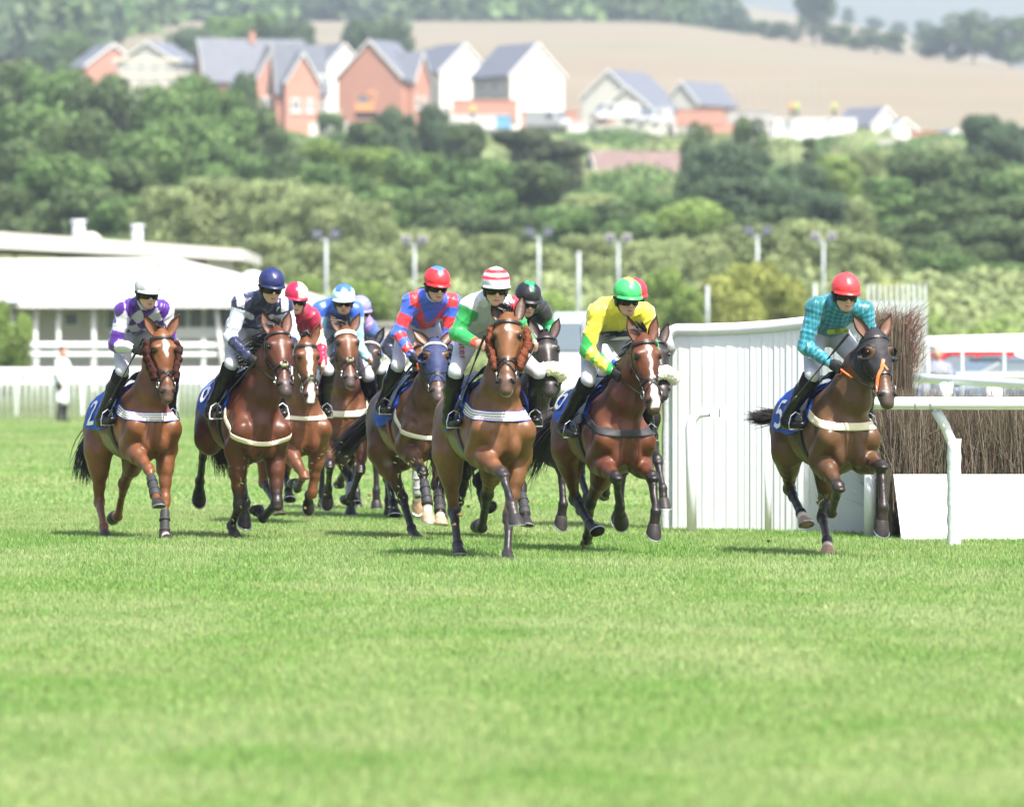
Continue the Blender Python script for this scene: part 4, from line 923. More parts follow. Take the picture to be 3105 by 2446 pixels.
        b.f+=[(2*q,2*q+1,(2*q+3)%24,(2*q+2)%24) for q in range(12)]; b.build('boot_top',mat('boot_top_black',(.014,.013,.014),.7,.2),bo,True,xf=xf)
        # stirrup hangs from the horse's saddle
        b=MB(); c=he*.42+to*.58; u=np.array([0,1.,0]); ft=c-[0,0,.008]
        b.tube([ft-u*.052,ft-u*.055+[0,0,.04],ft-u*.04+[0,0,.10],ft+[0,0,.13],ft+u*.04+[0,0,.10],ft+u*.055+[0,0,.04],ft+u*.052],.0055,6); b.box(ft,(.035,.11,.009))
        st=b.build('stirrup',M_METAL if sp.get('iron')!='white' else mat('white_stirrup',(.8,.8,.8),.4),hr['saddleobj'],False,xf=xf)
        b=MB(); a_,n_=hr['barrel'](.16,s*math.radians(62)); b_=np.array(hr['xf'](a_+n_*.04)[0]); tp=np.array([b_@fw,b_@lf,b_[2]]); tp-=0
        b.ribbon([tp,tp*.5+(ft+[0,0,.13])*.5,ft+[0,0,.13]],[(0,s,0)]*3,.022,.004); b.build('stirrup_leather',M_TACK,hr['saddleobj'],False,xf=xf)
        gl=sp.get('glove',(1,1))[0 if S=='R' else 1]
        if gl:
            gv=Vol(np.minimum(wr,ha)-.09,np.maximum(wr,ha)+.09,.006); hand_prims(gv,wr,ha,-s,.004); gv.cone(wr-norm(ha-el)*.03,wr+norm(ha-el)*.01,(.035,.030),k=.01)
            Q,G=gv.mesh(1); link_mesh('glove',xf(Q),G,M_GLOVE if gl==1 else mat('blue_glove',(.03,.08,.35),.6),root,True)
        # rein
        bit=hr['bit'][0 if S=='R' else 1]; q=np.array([bit@fw,bit@lf,bit[2]]); h=hands[-1]; b=MB()
        mid=(q+h)/2-[0,0,.03]; cols=sp.get('rein',(.012,.011,.011)); f0=sp.get('reinf',.0)
        pts=[h*(1-t)**2+2*mid*t*(1-t)+q*t*t for t in np.linspace(0,1,9)]
        n0=int(8*f0); 
        b.mi=1; b.tube(pts[:n0+1],.008,5) if n0>0 else None
        b.mi=0; b.tube(pts[n0:],.0065,5); b.build('rein',None,hr['root'],False,mats=[M_TACK,M_ORANGE],xf=xf)
    if sp.get('reinf'):
        h0,h1=hands; b=MB(); lo_=(h0+h1)/2+np.array([-.10,-.05,-.16]); b.tube([h0*(1-t)**2+2*(lo_*1.0)*t*(1-t)+h1*t*t for t in np.linspace(0,1,11)],.010,5); b.build('rein',M_ORANGE,hr['root'],False,xf=xf)
    bre.chain([PC+[-.03,0,0],PC+(NB-PC)*.25],[.15,.145],[.125,.11],n=L_,k=.05)
    Q,G=bre.mesh(1); Q=Q+(.004*noise3(Q,38,9))[:,None]*norm([.6,0,.6]); br=link_mesh('breeches',xf(Q),G,M_BREECH if not sp.get('breech') else sp['breech'],root,True)
    Q,G=body.mesh(1); bo=link_mesh('body',xf(Q),G,M_SKIN,root,True,np.clip(skin_cols(Q,hc,hu,nf,sd_,sp.get('tone',(.58,.34,.26))),0,1))
    Q,G=jer.mesh(1); S_,T_=frame_tab(Q,segs)
    ax=norm(NB-PC); l=(Q-(PC+NB)/2)@np.array([0,1.,0]); al=(Q-PC)@ax
    C=np.array(sp['silk'](S_,T_,l,al,Q,NB,np.linalg.norm(NB-PC)))
    n_=np.zeros_like(Q); fn=np.cross(Q[G[:,1]]-Q[G[:,0]],Q[G[:,2]]-Q[G[:,0]])
    for i in range(4): np.add.at(n_,G[:,i],fn)
    n_/=np.maximum(np.linalg.norm(n_,axis=1),1e-9)[:,None]
    w1=noise3(Q,9,31)*.9; w2=noise3(Q,7,32)*.9
    r1=1-np.abs(np.sin(Q[:,2]*34+Q[:,1]*16+w1*2.4+w2)); r2=1-np.abs(np.sin(Q[:,1]*38-Q[:,2]*22+w2*2.6)); amp=np.clip(.5+.8*noise3(Q,8,33),0,1)
    puff=noise3(Q,14,34)*.006
    Q=Q+n_*(puff+.010*(r1**2.2-.3)*amp+.008*(r2**2.5-.25)*(1-amp))[:,None]
    jo=link_mesh('jersey',xf(Q),G,M_SILK,root,True,np.clip(C,0,1))
    if sp.get('collar'):
        b=MB(); c=NB+norm(hc-hu*.1-NB)*.075; a=norm(hc-hu*.1-NB); u=np.array([0,1.,0]); w_=norm(np.cross(a,u)); b.tube([c+u*.066*math.cos(t)+w_*.066*math.sin(t) for t in np.linspace(0,6.28,17)[:-1]],.012,6,closed=True); b.build('collar',mat('collar_'+key,sp['collar'],.5),jo,True,xf=xf)
    helmet(root,xf,hc,hu,nf,sd_,sp['cap'],sp['peak'],key)
    if 'w0' in J:
        a,b_=np.array(J['w0']),np.array(J['w1']); b=MB(); a=a+(np.array(hands[0])-a)*0; d=norm(b_-a)
        b.tube([a-d*.10,a-d*.09,a+d*.08,a+d*.12,b_-d*.08,b_],[.012,.011,.010,.006,.0045,.004],7); b.tube([b_-d*.09,b_-d*.07,b_+d*.01],[.005,.012,.011],7)
        tag(b.build('whip',M_TACK,None,True,xf=lambda V:xf(V)+np.array([X,Y,0])),sp['wlabel'],'whip','riding whips carried by the jockeys')
    return dict(root=root,xf=xf,NB=NB,PC=PC,jer=(Q,G),D=D)
# ---- silks: S segment (0 torso,1/3 upper arm R/L,2/4 forearm R/L), T along it, l lateral, al along the spine
def cst(c): return lambda S,T,l,al,Q,NB,L: np.tile(np.array(c,float),(len(S),1))
def lay(base): return np.tile(np.array(base,float),1)
def silkA(S,T,l,al,Q,NB,L):
    pu=np.array((.060,.011,.20)); C=np.tile(np.array(WHT),(len(S),1)); a=(l/.135+al/.165)+.5; b=(l/.135-al/.165)+.5
    q=((S==0)|((S%2==1)&(T<.42)))&((np.floor(a)+np.floor(b)).astype(int)%2==0); C[q]=pu
    q=((S==1)|(S==3))&(T>.62); C[q]=pu; q=((S==2)|(S==4))&(T<.06); C[q]=pu; return C
def silkB(S,T,l,al,Q,NB,L):
    nv=np.array((.010,.014,.055)); C=np.tile(nv,(len(S),1))
    for (x,y) in ((-.15,.44),(-.085,.34),(.10,.35),(.16,.44),(.04,.22),(-.13,.22),(.14,.26),(-.03,.12)): C[(S==0)&(np.hypot(l-x,(al-y)*1.0)<.036)]=WHT
    C[((S==1)|(S==3))&(T>.16)]=(.52,.57,.70); C[((S==1)|(S==3))&(T<.10)&(np.abs(np.abs(l)-.19)<.03)]=WHT; C[((S==2)|(S==4))]=nv; return C
def silkC(S,T,l,al,Q,NB,L):
    m=np.array((.30,.008,.045)); C=np.tile(m,(len(S),1)); C[((S==1)|(S==3))&(T>.55)]=(.72,.64,.40); C[((S==2)|(S==4))&(T<.25)]=(.72,.64,.40); C[(S==0)&(al<.06)]=(.60,.62,.05); return C
def silkD(S,T,l,al,Q,NB,L):
    C=np.tile(np.array((.03,.10,.50)),(len(S),1)); C[((S==1)|(S==3))]=(.30,.52,.68); C[(S>=1)&(T<.18)&(S%2==1)]=(.04,.12,.58); C[((S==2)|(S==4))]=(.26,.50,.70); C[(S==0)&(al<.07)]=(.25,.48,.66); return C
def silkE(S,T,l,al,Q,NB,L):
    C=np.tile(np.array((.22,.14,.42)),(len(S),1)); C[S>0]=(.08,.13,.36); return C
def silkF(S,T,l,al,Q,NB,L):
    bl=np.array((.045,.12,.62)); rd=np.array((.68,.03,.04)); C=np.tile(bl,(len(S),1)); vv=al-abs(l)*2.1
    C[((S==0)|((S%2==1)&(T<.12)))&(vv>.05)&(vv<.22)]=rd; C[(S==0)&(vv<.02)&(vv>-.04)&(np.abs(l)<.2)&(al<.0)]=rd
    t=T+np.where((S==2)|(S==4),1,0); q=(S>0)&((t>.42)&(t<.78)|(t>1.12)&(t<1.40)|(t>1.64)&(t<1.88)); C[q]=rd; return C
def silkG(S,T,l,al,Q,NB,L):
    gr=np.array((.02,.28,.07)); C=np.tile(np.array(WHT),(len(S),1)); q=(S==0)&(np.abs((al-.25)-l*.9)<.045)&(l>.0); C[q]=(.62,.02,.04); C[(S==0)&(al<.03)]=(.4,.02,.04)
    C[(S>0)&((S%2==0)|(T>.12))]=gr; C[((S==2)|(S==4))&(T>.90)]=(.55,.06,.04); C[(S==3)&(T<.5)]=(.62,.02,.04); C[(S==4)]=gr; return C
def silkH(S,T,l,al,Q,NB,L):
    C=np.tile(np.array((.010,.011,.013)),(len(S),1)); C[((S==1)|(S==3))&(T>.55)]=(.01,.24,.08); C[((S==2)|(S==4))]=(.01,.24,.08); return C
def silkI(S,T,l,al,Q,NB,L):
    ye=np.array((.72,.66,.06)); gr=np.array((.02,.33,.06)); C=np.tile(ye,(len(S),1)); t=T+np.where((S==2)|(S==4),1,0)
    u=(Q[:,1]*1.0); q=(S>0)&(t>.35)&(np.abs(((t*1.6+.2)%1.0)-.5)*.16<np.abs(np.abs(Q[:,1]-np.where(S<3,-.2,.25)))-.012); C[q]=gr
    C[(S==0)&(al<.075)&(al>.0)]=(.012,.018,.05); C[(S==0)&(al<=.0)]=(.6,.6,.6); return C
def silkJ(S,T,l,al,Q,NB,L):
    C=np.tile(np.array(WHT),(len(S),1)); C[S==0]=(.03,.12,.5); return C
def silkK(S,T,l,al,Q,NB,L):
    t=np.where(S>0,T*.30+.3*((S==2)|(S==4)),al); x=np.where(S>0,np.arctan2(Q[:,1]-np.where(S<3,-.22,.22),Q[:,0]-.4)*.07,l)
    f=lambda v,c,w_: np.exp(-((np.mod(v/.040-c+.5,1)-.5)/w_)**2)
    C=np.tile(np.array((.022,.185,.330)),(len(S),1)); C[:,1]+=.05*f(t,.5,.3)
    dk=np.clip(f(t,0,.15)+f(x,0,.15),0,1.4); C=C*(1-.62*np.minimum(dk,1))[:,None]+np.array((.0,.045,.02))*dk[:,None]
    lt=np.maximum(f(t,.5,.07),f(x,.5,.07)); C=C+np.array((.05,.14,.16))*lt[:,None]; C[(S==0)&(al<.04)&(al>-.03)]=(.012,.012,.014); return C
def capc(a,b=None,f=None): return (lambda az,el: a) if f is None else (lambda az,el: b if f(az,el) else a)
HT={
'A':[-3.165,51.914,0.368,-0.191,0.089,0.942,0.085,1.109,-0.016,-1.322,0.015,0.008,1.079,0.782,0.779,-0.078,0.069,-0.013,-0.006,0.127,0.243,1.143,-0.091,-0.108,-0.01,-0.012,-0.257,0.948,0.87,-0.045,0.167,-0.013,-0.033,-1.016,-0.869,-1.644,-0.013,0.087],
'B':[-2.233,51.694,0.292,-0.201,-0.035,0.988,0.378,1.189,-0.042,-0.914,0.004,-0.003,-0.029,-0.953,0.929,-0.062,-0.011,0.002,-0.003,0.347,-1.114,-2.027,-0.04,-0.124,-0.004,-0.0,-1.39,-0.747,-0.557,-0.125,-0.083,-0.01,-0.003,-0.89,0.953,0.079,0.028,-0.101],
'C':[-2.0,56.319,0.28,-0.182,-0.004,0.93,-0.194,1.219,0.051,-1.267,0.036,-0.013,0.952,-1.136,-1.954,-0.2,-0.036,-0.014,-0.001,-0.118,-1.458,-0.825,-0.099,0.144,0.006,0.008,-0.299,1.146,0.818,-0.081,-0.047,-0.011,0.003,-0.725,1.154,1.045,-0.108,-0.143],
'D':[-1.582,58.598,0.038,-0.196,0.043,0.97,0.036,1.28,0.153,-1.048,-0.001,-0.006,0.952,-0.848,-0.773,-0.041,0.042,-0.001,-0.005,0.831,-0.614,-1.279,-0.041,-0.266,-0.002,-0.021,-0.153,0.965,0.656,-0.539,-0.003,-0.002,0.004,-0.618,1.067,0.834,-0.336,0.127],
'E':[-1.616,61.502,0.201,-0.113,-0.014,0.943,0.168,0.929,-0.271,-0.851,-0.002,0.003,0.678,-1.085,-1.075,-0.014,-0.03,0.0,0.0,0.9,0.1,0.0,-0.03,0.0,-0.0,0.067,-0.618,-0.0,0.304,-0.031,0.0,-0.0,0.097,-0.314,0.416,0.305,-0.031,0.0],
'F':[-0.833,51.867,0.276,-0.169,0.027,0.939,-0.084,0.922,-0.192,-0.912,0.013,0.016,1.078,0.643,0.343,-0.084,0.041,-0.037,0.013,0.736,0.829,0.666,-0.281,-0.124,0.064,-0.065,0.279,0.883,0.997,-0.342,0.019,-0.066,-0.018,-0.863,1.0,0.854,-0.397,-0.121],
'L':[-0.918,57.926,0.191,-0.135,-0.003,0.933,-0.159,0.943,-0.115,-0.965,0.005,0.007,1.109,-0.142,-0.535,-0.083,-0.092,-0.0,0.026,0.707,0.101,0.301,-0.03,0.0,-0.0,0.139,-0.425,0.212,0.205,-0.032,0.0,-0.0,0.096,-0.625,0.208,-0.0,-0.031,0.0],
'G':[-0.205,46.82,0.245,-0.183,0.073,0.976,0.077,1.234,-0.366,-1.188,0.031,0.006,1.169,0.672,0.529,-0.196,-0.06,-0.037,-0.035,0.125,0.382,1.139,-0.211,-0.153,-0.002,-0.01,-0.316,0.859,0.986,-0.134,0.122,-0.002,-0.05,-1.001,-0.942,-1.767,0.089,0.085],
'H':[-0.002,51.604,0.405,-0.167,0.076,0.92,0.0,1.103,-0.313,-1.018,-0.006,0.007,0.644,0.76,0.74,0.119,0.207,-0.009,0.006,1.105,0.244,-0.258,-0.095,-0.081,0.024,-0.003,-1.135,-0.977,-1.18,-0.142,-0.161,-0.081,-0.017,-0.988,0.933,1.37,-0.307,-0.177],
'I':[0.712,48.084,0.272,-0.221,-0.008,0.963,0.302,1.112,0.082,-1.132,-0.002,0.014,1.308,-0.688,-0.925,-0.041,-0.273,0.0,0.002,1.333,0.652,-0.069,-0.037,-0.091,0.023,0.014,-0.495,1.093,1.205,-0.263,-0.04,-0.034,-0.082,-0.746,-0.822,-0.992,-0.124,0.161],
'J':[0.923,54.899,0.26,-0.103,0.033,0.946,0.216,0.781,-0.051,-0.993,0.0,0.0,0.8,-0.3,-0.7,-0.03,0.0,0.003,0.002,1.036,0.636,0.265,-0.014,-0.017,-0.001,0.002,-0.609,0.997,-1.075,-0.024,0.061,-0.005,-0.045,-0.894,-0.973,-1.394,-0.041,0.146],
'K':[2.39,47.258,0.249,-0.216,0.023,0.973,0.406,1.034,0.067,-1.046,-0.0,-0.001,1.1,-0.941,-2.025,-0.026,-0.08,0.008,0.004,1.458,0.373,-0.155,0.022,-0.071,0.018,0.008,-0.909,1.083,1.009,-0.24,0.042,-0.023,-0.047,-0.183,1.122,0.86,-0.073,-0.198],
}
JT={
'A':dict(hc=(0.58,-0.059,2.1),ch=(0.62,-0.06,1.901),sR=(0.38,-0.232,1.925),sL=(0.38,0.179,1.926),eR=(0.36,-0.27,1.618),hR=(0.6,-0.153,1.575),kR=(0.38,-0.216,1.403),toR=(0.3,-0.228,0.977),heR=(0.06,-0.329,0.927),cr=(0.15,-0.006,1.65),w0=(0.62,-0.155,1.59),w1=(0.42,-0.368,1.096)),
'B':dict(hc=(0.58,0.089,2.146),ch=(0.62,0.066,1.923),sR=(0.38,-0.154,1.974),sL=(0.38,0.282,1.95),eR=(0.36,-0.205,1.675),hR=(0.6,-0.082,1.485),kR=(0.38,-0.172,1.46),toR=(0.3,-0.262,1.023),heR=(0.06,-0.326,0.997),cr=(0.15,0.058,1.693),w0=(0.62,-0.093,1.44),w1=(0.42,-0.378,1.071)),
'C':dict(hc=(0.58,-0.098,2.087),ch=(0.62,-0.116,1.858),sL=(0.38,0.126,1.898),eL=(0.36,0.178,1.653),sR=(0.38,-0.204,1.904),hR=(0.6,-0.085,1.435)),
'D':dict(hc=(0.58,-0.013,2.095),sR=(0.38,-0.261,1.986),sL=(0.38,0.137,1.97),eR=(0.36,-0.253,1.611),hR=(0.6,-0.176,1.484),kR=(0.38,-0.218,1.339),toR=(0.3,-0.157,1.005),heR=(0.06,-0.184,0.959),cr=(0.15,-0.156,1.724),w0=(0.62,-0.167,1.494),w1=(0.42,-0.054,1.207)),
'E':dict(hc=(0.58,0.01,2.018),sL=(0.38,0.165,1.835),sR=(0.38,-0.125,1.834)),
'F':dict(hc=(0.58,0.058,2.161),ch=(0.62,0.043,1.945),sR=(0.38,-0.138,1.992),sL=(0.38,0.285,1.985),eR=(0.36,-0.219,1.718),hR=(0.6,-0.145,1.493),kR=(0.38,-0.224,1.443),toR=(0.3,-0.272,1.06),heR=(0.06,-0.304,1.033),cr=(0.15,0.096,1.702),eL=(0.36,0.212,1.693),hL=(0.6,0.165,1.576),w0=(0.62,-0.148,1.467),w1=(0.42,-0.402,1.113)),
'L':dict(hc=(0.58,-0.007,2.057),sR=(0.38,-0.188,1.876),sL=(0.38,0.169,1.876),eR=(0.36,-0.31,1.604),hR=(0.6,-0.234,1.437)),
'G':dict(hc=(0.58,-0.058,2.079),ch=(0.62,-0.052,1.878),sR=(0.38,-0.233,1.92),sL=(0.38,0.141,1.912),eR=(0.36,-0.303,1.693),hR=(0.6,-0.179,1.6),kR=(0.38,-0.317,1.403),toR=(0.3,-0.239,1.006),heR=(0.06,-0.323,0.971),cr=(0.15,-0.069,1.613),toL=(0.3,0.329,1.013),w0=(0.62,-0.185,1.593),w1=(0.42,-0.318,1.128)),
'H':dict(hc=(0.58,-0.102,2.033),ch=(0.62,-0.104,1.837),sL=(0.38,0.14,1.91),sR=(0.38,-0.132,1.954),eL=(0.36,0.188,1.768),hR=(0.6,0.003,1.44)),
'I':dict(hc=(0.58,0.016,2.015),ch=(0.62,0.004,1.791),sR=(0.38,-0.202,1.871),sL=(0.38,0.24,1.872),eR=(0.36,-0.239,1.564),hR=(0.6,-0.085,1.382),kR=(0.38,-0.236,1.34),toR=(0.3,-0.308,0.891),heR=(0.06,-0.373,0.93),cr=(0.15,-0.013,1.648)),
'J':dict(hc=(0.58,0.003,2.1),sR=(0.38,-0.166,1.943),sL=(0.38,0.19,1.929),hR=(0.6,-0.189,1.442)),
'K':dict(hc=(0.58,-0.024,2.042),ch=(0.62,-0.037,1.822),sR=(0.38,-0.233,1.909),sL=(0.38,0.211,1.879),eR=(0.36,-0.277,1.595),hR=(0.6,-0.113,1.446),hL=(0.6,-0.023,1.516),kR=(0.38,-0.225,1.383),toR=(0.3,-0.267,0.981),heR=(0.06,-0.359,0.97),cr=(0.15,-0.014,1.619),w0=(0.62,-0.08,1.614),w1=(0.42,-0.418,1.155)),
}
ORDER='LEJCDHBAFIGK'

PUR=(.085,.018,.26)
SP={
'A':dict(label='chestnut horse with brown sheepskin cheekpieces and white diamond on its face',coat=(0.139,0.0513,0.0188),clip=(.17,.145,.085),points=None,socks=dict(FL=2.25),palehoof=False,blaze=[(.06,.25,.030,-1,0)],muzzle=.65,ear=.52,boots=dict(FL=1,FR=1),num='2',breast=('stripe',None,.11),cheek=(.045,.018,.014),girth=(.012,.012,.014),forelock=.35,mane=.05,tail=((-.35,-.12,-.4),(-.1,-.05,-1)),taill=.72,
 rlabel='jockey in white silks with purple diamonds and a plain white cap',silk=silkA,cap=capc(WHT),peak=WHT,collar=WHT,glove=(1,1),fy=.0,reinf=.25,wlabel='black whip held by the jockey in purple diamonds',nph=84),
'B':dict(label='dark bay horse galloping beside the chestnut, cream breastplate, mane blown to one side',coat=(0.078,0.0235,0.0100),points=(.45,.85),muzzle=.8,ear=.25,num='6',nph=64,clph=88,breast=('plate',(.72,.64,.46),.26),disc=(.6,.52,.36),mane=.26,flw=1.3,tail=((-.5,.15,-.5),(-.05,.15,-1)),taill=.85,
 rlabel='jockey in navy silks with white spots, white sleeves and a shiny navy cap',silk=silkB,cap=capc((.014,.020,.095)),peak=(.010,.014,.06),glove=(1,1),iron='white',fy=.05,hp=.22,reinf=.12,wlabel='black whip held down along the flank by the jockey in navy with white spots'),
'C':dict(label='chestnut horse with a broad white blaze down to its muzzle',coat=(0.125,0.0445,0.0176),points=(.95,1.35),socks=dict(HR=2.3),blaze=[(.05,.30,.028,.022,0),(.27,.62,.018,.034,-.002)],muzzle=.45,ear=.4,breast=('plate',(.72,.64,.46),.10),disc=(.6,.52,.36),h=.014,near=0,forelock=.7,tail=((-.7,-.3,-.3),(-.5,-.25,-.8)),
 rlabel='jockey in maroon silks with cream bands, cap half maroon and half cream',silk=silkC,cap=capc((.42,.012,.06),(.78,.70,.48),lambda az,el:az>.0),peak=(.42,.012,.06),fy=-.15,glove=(0,0)),
'D':dict(label='bright bay horse with a white browband and thick forelock',coat=(0.106,0.0408,0.0165),points=(.6,1.0),muzzle=.85,chin=1,ear=.4,brow=(.8,.8,.8),bbw=.034,breast=('plain',(.70,.66,.50),.14),disc=(.6,.52,.36),h=.014,near=0,forelock=1.6,mane=.2,boots=dict(HR=2),
 rlabel='jockey in royal blue silks with pale blue sleeves and pale blue cap',silk=silkD,cap=capc((.55,.78,.90),(.05,.13,.60),lambda az,el:el>.95-.55*abs(math.cos(az*2.5+math.pi/2))**.6 and el>.35),peak=(.6,.82,.92),fy=.0,glove=(0,0),wlabel='whip with a leather loop carried by the jockey in blue silks'),
'E':dict(label='dark bay horse wearing a black hood with covered ears and a beaded browband',coat=(0.073,0.0287,0.0121),points=(.6,1.0),ear=.35,ear_col=(0.006,0.0063,0.0077),hoodears=1,hood=((.014,.014,.017),0,(.37,.30)),brow=(.55,.42,.42),disc=(.6,.52,.36),h=.016,near=0,forelock=.1,mane=.04,tail=((-.5,0,-.4),(-.3,0,-1)),
 rlabel='jockey in purple and dull blue, half hidden behind the pale blue capped rider',silk=silkE,cap=capc((.30,.20,.52),(.14,.22,.42),lambda az,el:math.sin(el*14)>0),peak=(.25,.18,.5),fy=.25),
'F':dict(label='bay horse in navy blue blinkers with its head tucked down, white pasterns',coat=(0.087,0.0392,0.0176),clip=(.17,.145,.085),points=(.55,1.0),socks=dict(FR=2.25,FL=2.35),cl0=-.30,ear=.72,earf=.1,hood=((.025,.036,.10),1,(.46,.36)),brow=(.5,.48,.42),bbw=.022,boots=dict(FR=1,FL=1),breast=('plate',(.66,.62,.52),.24),girth=(.25,.05,.04),forelock=.15,mane=.06,num=None,tail=((-.7,-.5,-.45),(-.4,-.5,-.8)),taill=.8,
 rlabel='jockey in blue silks with a red chevron and hooped sleeves, red cap',silk=silkF,cap=capc((.75,.03,.04),(.06,.16,.62),lambda az,el:el>1.05-.5*math.exp(-(az/.3)**2)),peak=(.62,.02,.03),fy=.05,hp=.22,reinf=.35,collar=(.5,.6,.8),wlabel='black whip slanting back from the hand of the jockey with the red chevron'),
'L':dict(label='bay horse with a small white star almost hidden behind the navy blinkered horse',coat=(0.111,0.0470,0.0193),points=(.5,1.0),blaze=[(.04,.2,.02,-1,0)],ear=.4,h=.016,near=0,socks=dict(FR=2.3),boots=dict(FR=2,HL=2),
 rlabel='jockey in plain navy sleeves hidden behind the rider with the red chevron',silk=cst((.008,.010,.028)),cap=capc((.01,.012,.03)),peak=(.01,.012,.03),fy=0),
'G':dict(label='bay horse leading the group in the centre, rust brown sheepskin cheekpieces and small star',coat=(0.139,0.0602,0.0231),clip=(.17,.145,.085),points=(.70,1.05),point_col=(.026,.021,.021),blaze=[(.10,.145,.018,-1,0)],muzzle=.6,cl0=-.20,chin=1,ear=.12,earb=.078,earf=.0,ear_col=(0.037,0.0168,0.0088),cheek=(.14,.045,.024),breast=('stripe',None,.10),girth=(.06,.02,.12),flapedge=1,forelock=.9,mane=.05,tail=((-.4,0,-.4),(0,0,-1)),h=.0115,
 rlabel='jockey in white silks with green sleeves, red and white hooped cap',silk=silkG,cap=capc(WHT,(.75,.03,.04),lambda az,el:(.17<el<.46) or (.70<el<1.02)),peak=WHT,fy=-.1,hp=.12,glove=(0,0),wlabel='black whip pointing down beside the saddle of the leading horse'),
'H':dict(label='nearly black horse with a thick white sheepskin noseband',coat=(0.020,0.0146,0.0133),points=(.6,1.0),muzzle=.4,ear=.35,sheep=(.78,.74,.60),h=.013,near=0,grackle=0,forelock=.3,mane=.1,boots=dict(FR=1,HR=1,HL=1),tail=((-.5,0,-.4),(-.2,0,-1)),
 rlabel='jockey in black silks with green cuffs, black cap with green star',silk=silkH,cap=capc((.012,.013,.016),(.02,.30,.12),lambda az,el:el>1.12-.55*math.exp(-(az/.24)**2)),peak=(.012,.013,.016),fy=-.1,hp=.30),
'I':dict(label='bay horse carrying number 6, thin white stripe ending in a white nose',coat=(0.097,0.0314,0.0133),points=(.66,1.0),blaze=[(.09,.16,.024,-1,0),(.12,.36,.006,.008,0),(.34,.60,.020,.032,.004)],muzzle=.7,ear=.28,num='6',nx=-.50,nph=58,clph=86,breast=('plain',(.035,.035,.038),.13),forelock=1.2,mane=.12,tail=((-.75,-.25,-.25),(-.3,-.25,-1)),taill=.95,
 rlabel='jockey in yellow silks with green patterned sleeves and a green cap',silk=silkI,cap=capc((.05,.42,.12),(.75,.66,.12),lambda az,el:el>1.22-.42*math.exp(-(az/.35)**2)),peak=(.05,.42,.12),fy=.08),
'J':dict(label='dark horse with a white sheepskin noseband behind the bay carrying number 6',coat=(0.017,0.0125,0.0121),points=(.5,1.0),muzzle=.3,ear=.35,sheep=(.80,.78,.68),h=.016,near=0,grackle=0,mane=.06,tail=((-.4,0,-.5),(-.1,0,-1)),
 rlabel='jockey in a red cap and blue glove hidden behind the yellow and green rider',silk=silkJ,cap=capc((.72,.03,.06)),peak=(.7,.03,.05),fy=.0,glove=(2,2)),
'K':dict(label='bay horse in a black hood carrying number 5, before the white fence wing',coat=(0.086,0.0418,0.0165),points=(.52,.95),point_col=(.022,.015,.013),socks=dict(HR=2.2,HL=2.3),palehoof=True,ear=.5,ear_col=(0.101,0.0470,0.0248),hood=((.022,.022,.026),1,(.36,.30)),breast=('plain',(.70,.64,.44),.11),num='5',nose_col=1,girth=(.02,.02,.022),forelock=.1,mane=.04,muzzle=.75,tail=((-.8,-.45,-.2),(-.5,-.6,.05)),taill=.48,
 rlabel='jockey in teal tartan silks and a plain red cap',silk=silkK,cap=capc((.80,.05,.06)),peak=(.75,.03,.04),fy=-.02,reinf=.4,wlabel='short black whip in the hands of the jockey in teal tartan'),
}
HORSES={}; RIDERS={}
for key in ORDER:
    t=time.time(); hr=horse(key,HT[key],SP[key]); HORSES[key]=hr; RIDERS[key]=rider(key,JT[key],SP[key],hr,HT[key]); print(key,'%.1f s'%(time.time()-t))
# lettering on clothes: flat letters wrapped on the cloth by ray casts
def letters(txt,size,origin,right,up,out,bvh,m,par,name,off=.006):
    cu=bpy.data.curves.new(name,'FONT'); cu.body=txt; cu.size=size; cu.align_x='CENTER'; o=bpy.data.objects.new(name,cu); SC.collection.objects.link(o)
    bpy.context.view_layer.update(); me=bpy.data.meshes.new_from_object(o.evaluated_get(bpy.context.evaluated_depsgraph_get())); bpy.data.objects.remove(o)
    V=[];right=np.array(right);up=np.array(up);out=np.array(out)
    for v in me.vertices:
        p_=np.array(origin)+right*v.co.x+up*v.co.y; r_=bvh.ray_cast(Vector(p_+out*.4),Vector(-out),.8)
        V.append((np.array(r_[0]) if r_[0] is not None else p_)+out*off)
    F=[tuple(q.vertices) for q in me.polygons]; return link_mesh(name,np.array(V),F,m,par,False)

# ---------------------------------------------------------------- racecourse furniture
M_PVC=mat('white_plastic',(.66,.69,.71),.35,.45)
M_PVCG=mat('grey_or_shaded_plastic',(.42,.46,.47),.45,.4,var=.12,vscale=3)  # grey fittings; on the wing slats this grey is painted-in shade
M_VINYL=mat('padded_vinyl',(.55,.60,.60),.45,.4,bump=.9,bscale=14,var=.06,vscale=6)
M_WHITEP=mat('white_paint',(.64,.64,.62),.6,.3)
M_GALV=mat('galvanised_pole',(.33,.37,.38),.5,.5,.3,var=.15,vscale=4)
def gd(v): return 1.5*FPX/(v-1088)
def P3(u,v,d): return np.array(at(u,v,d))
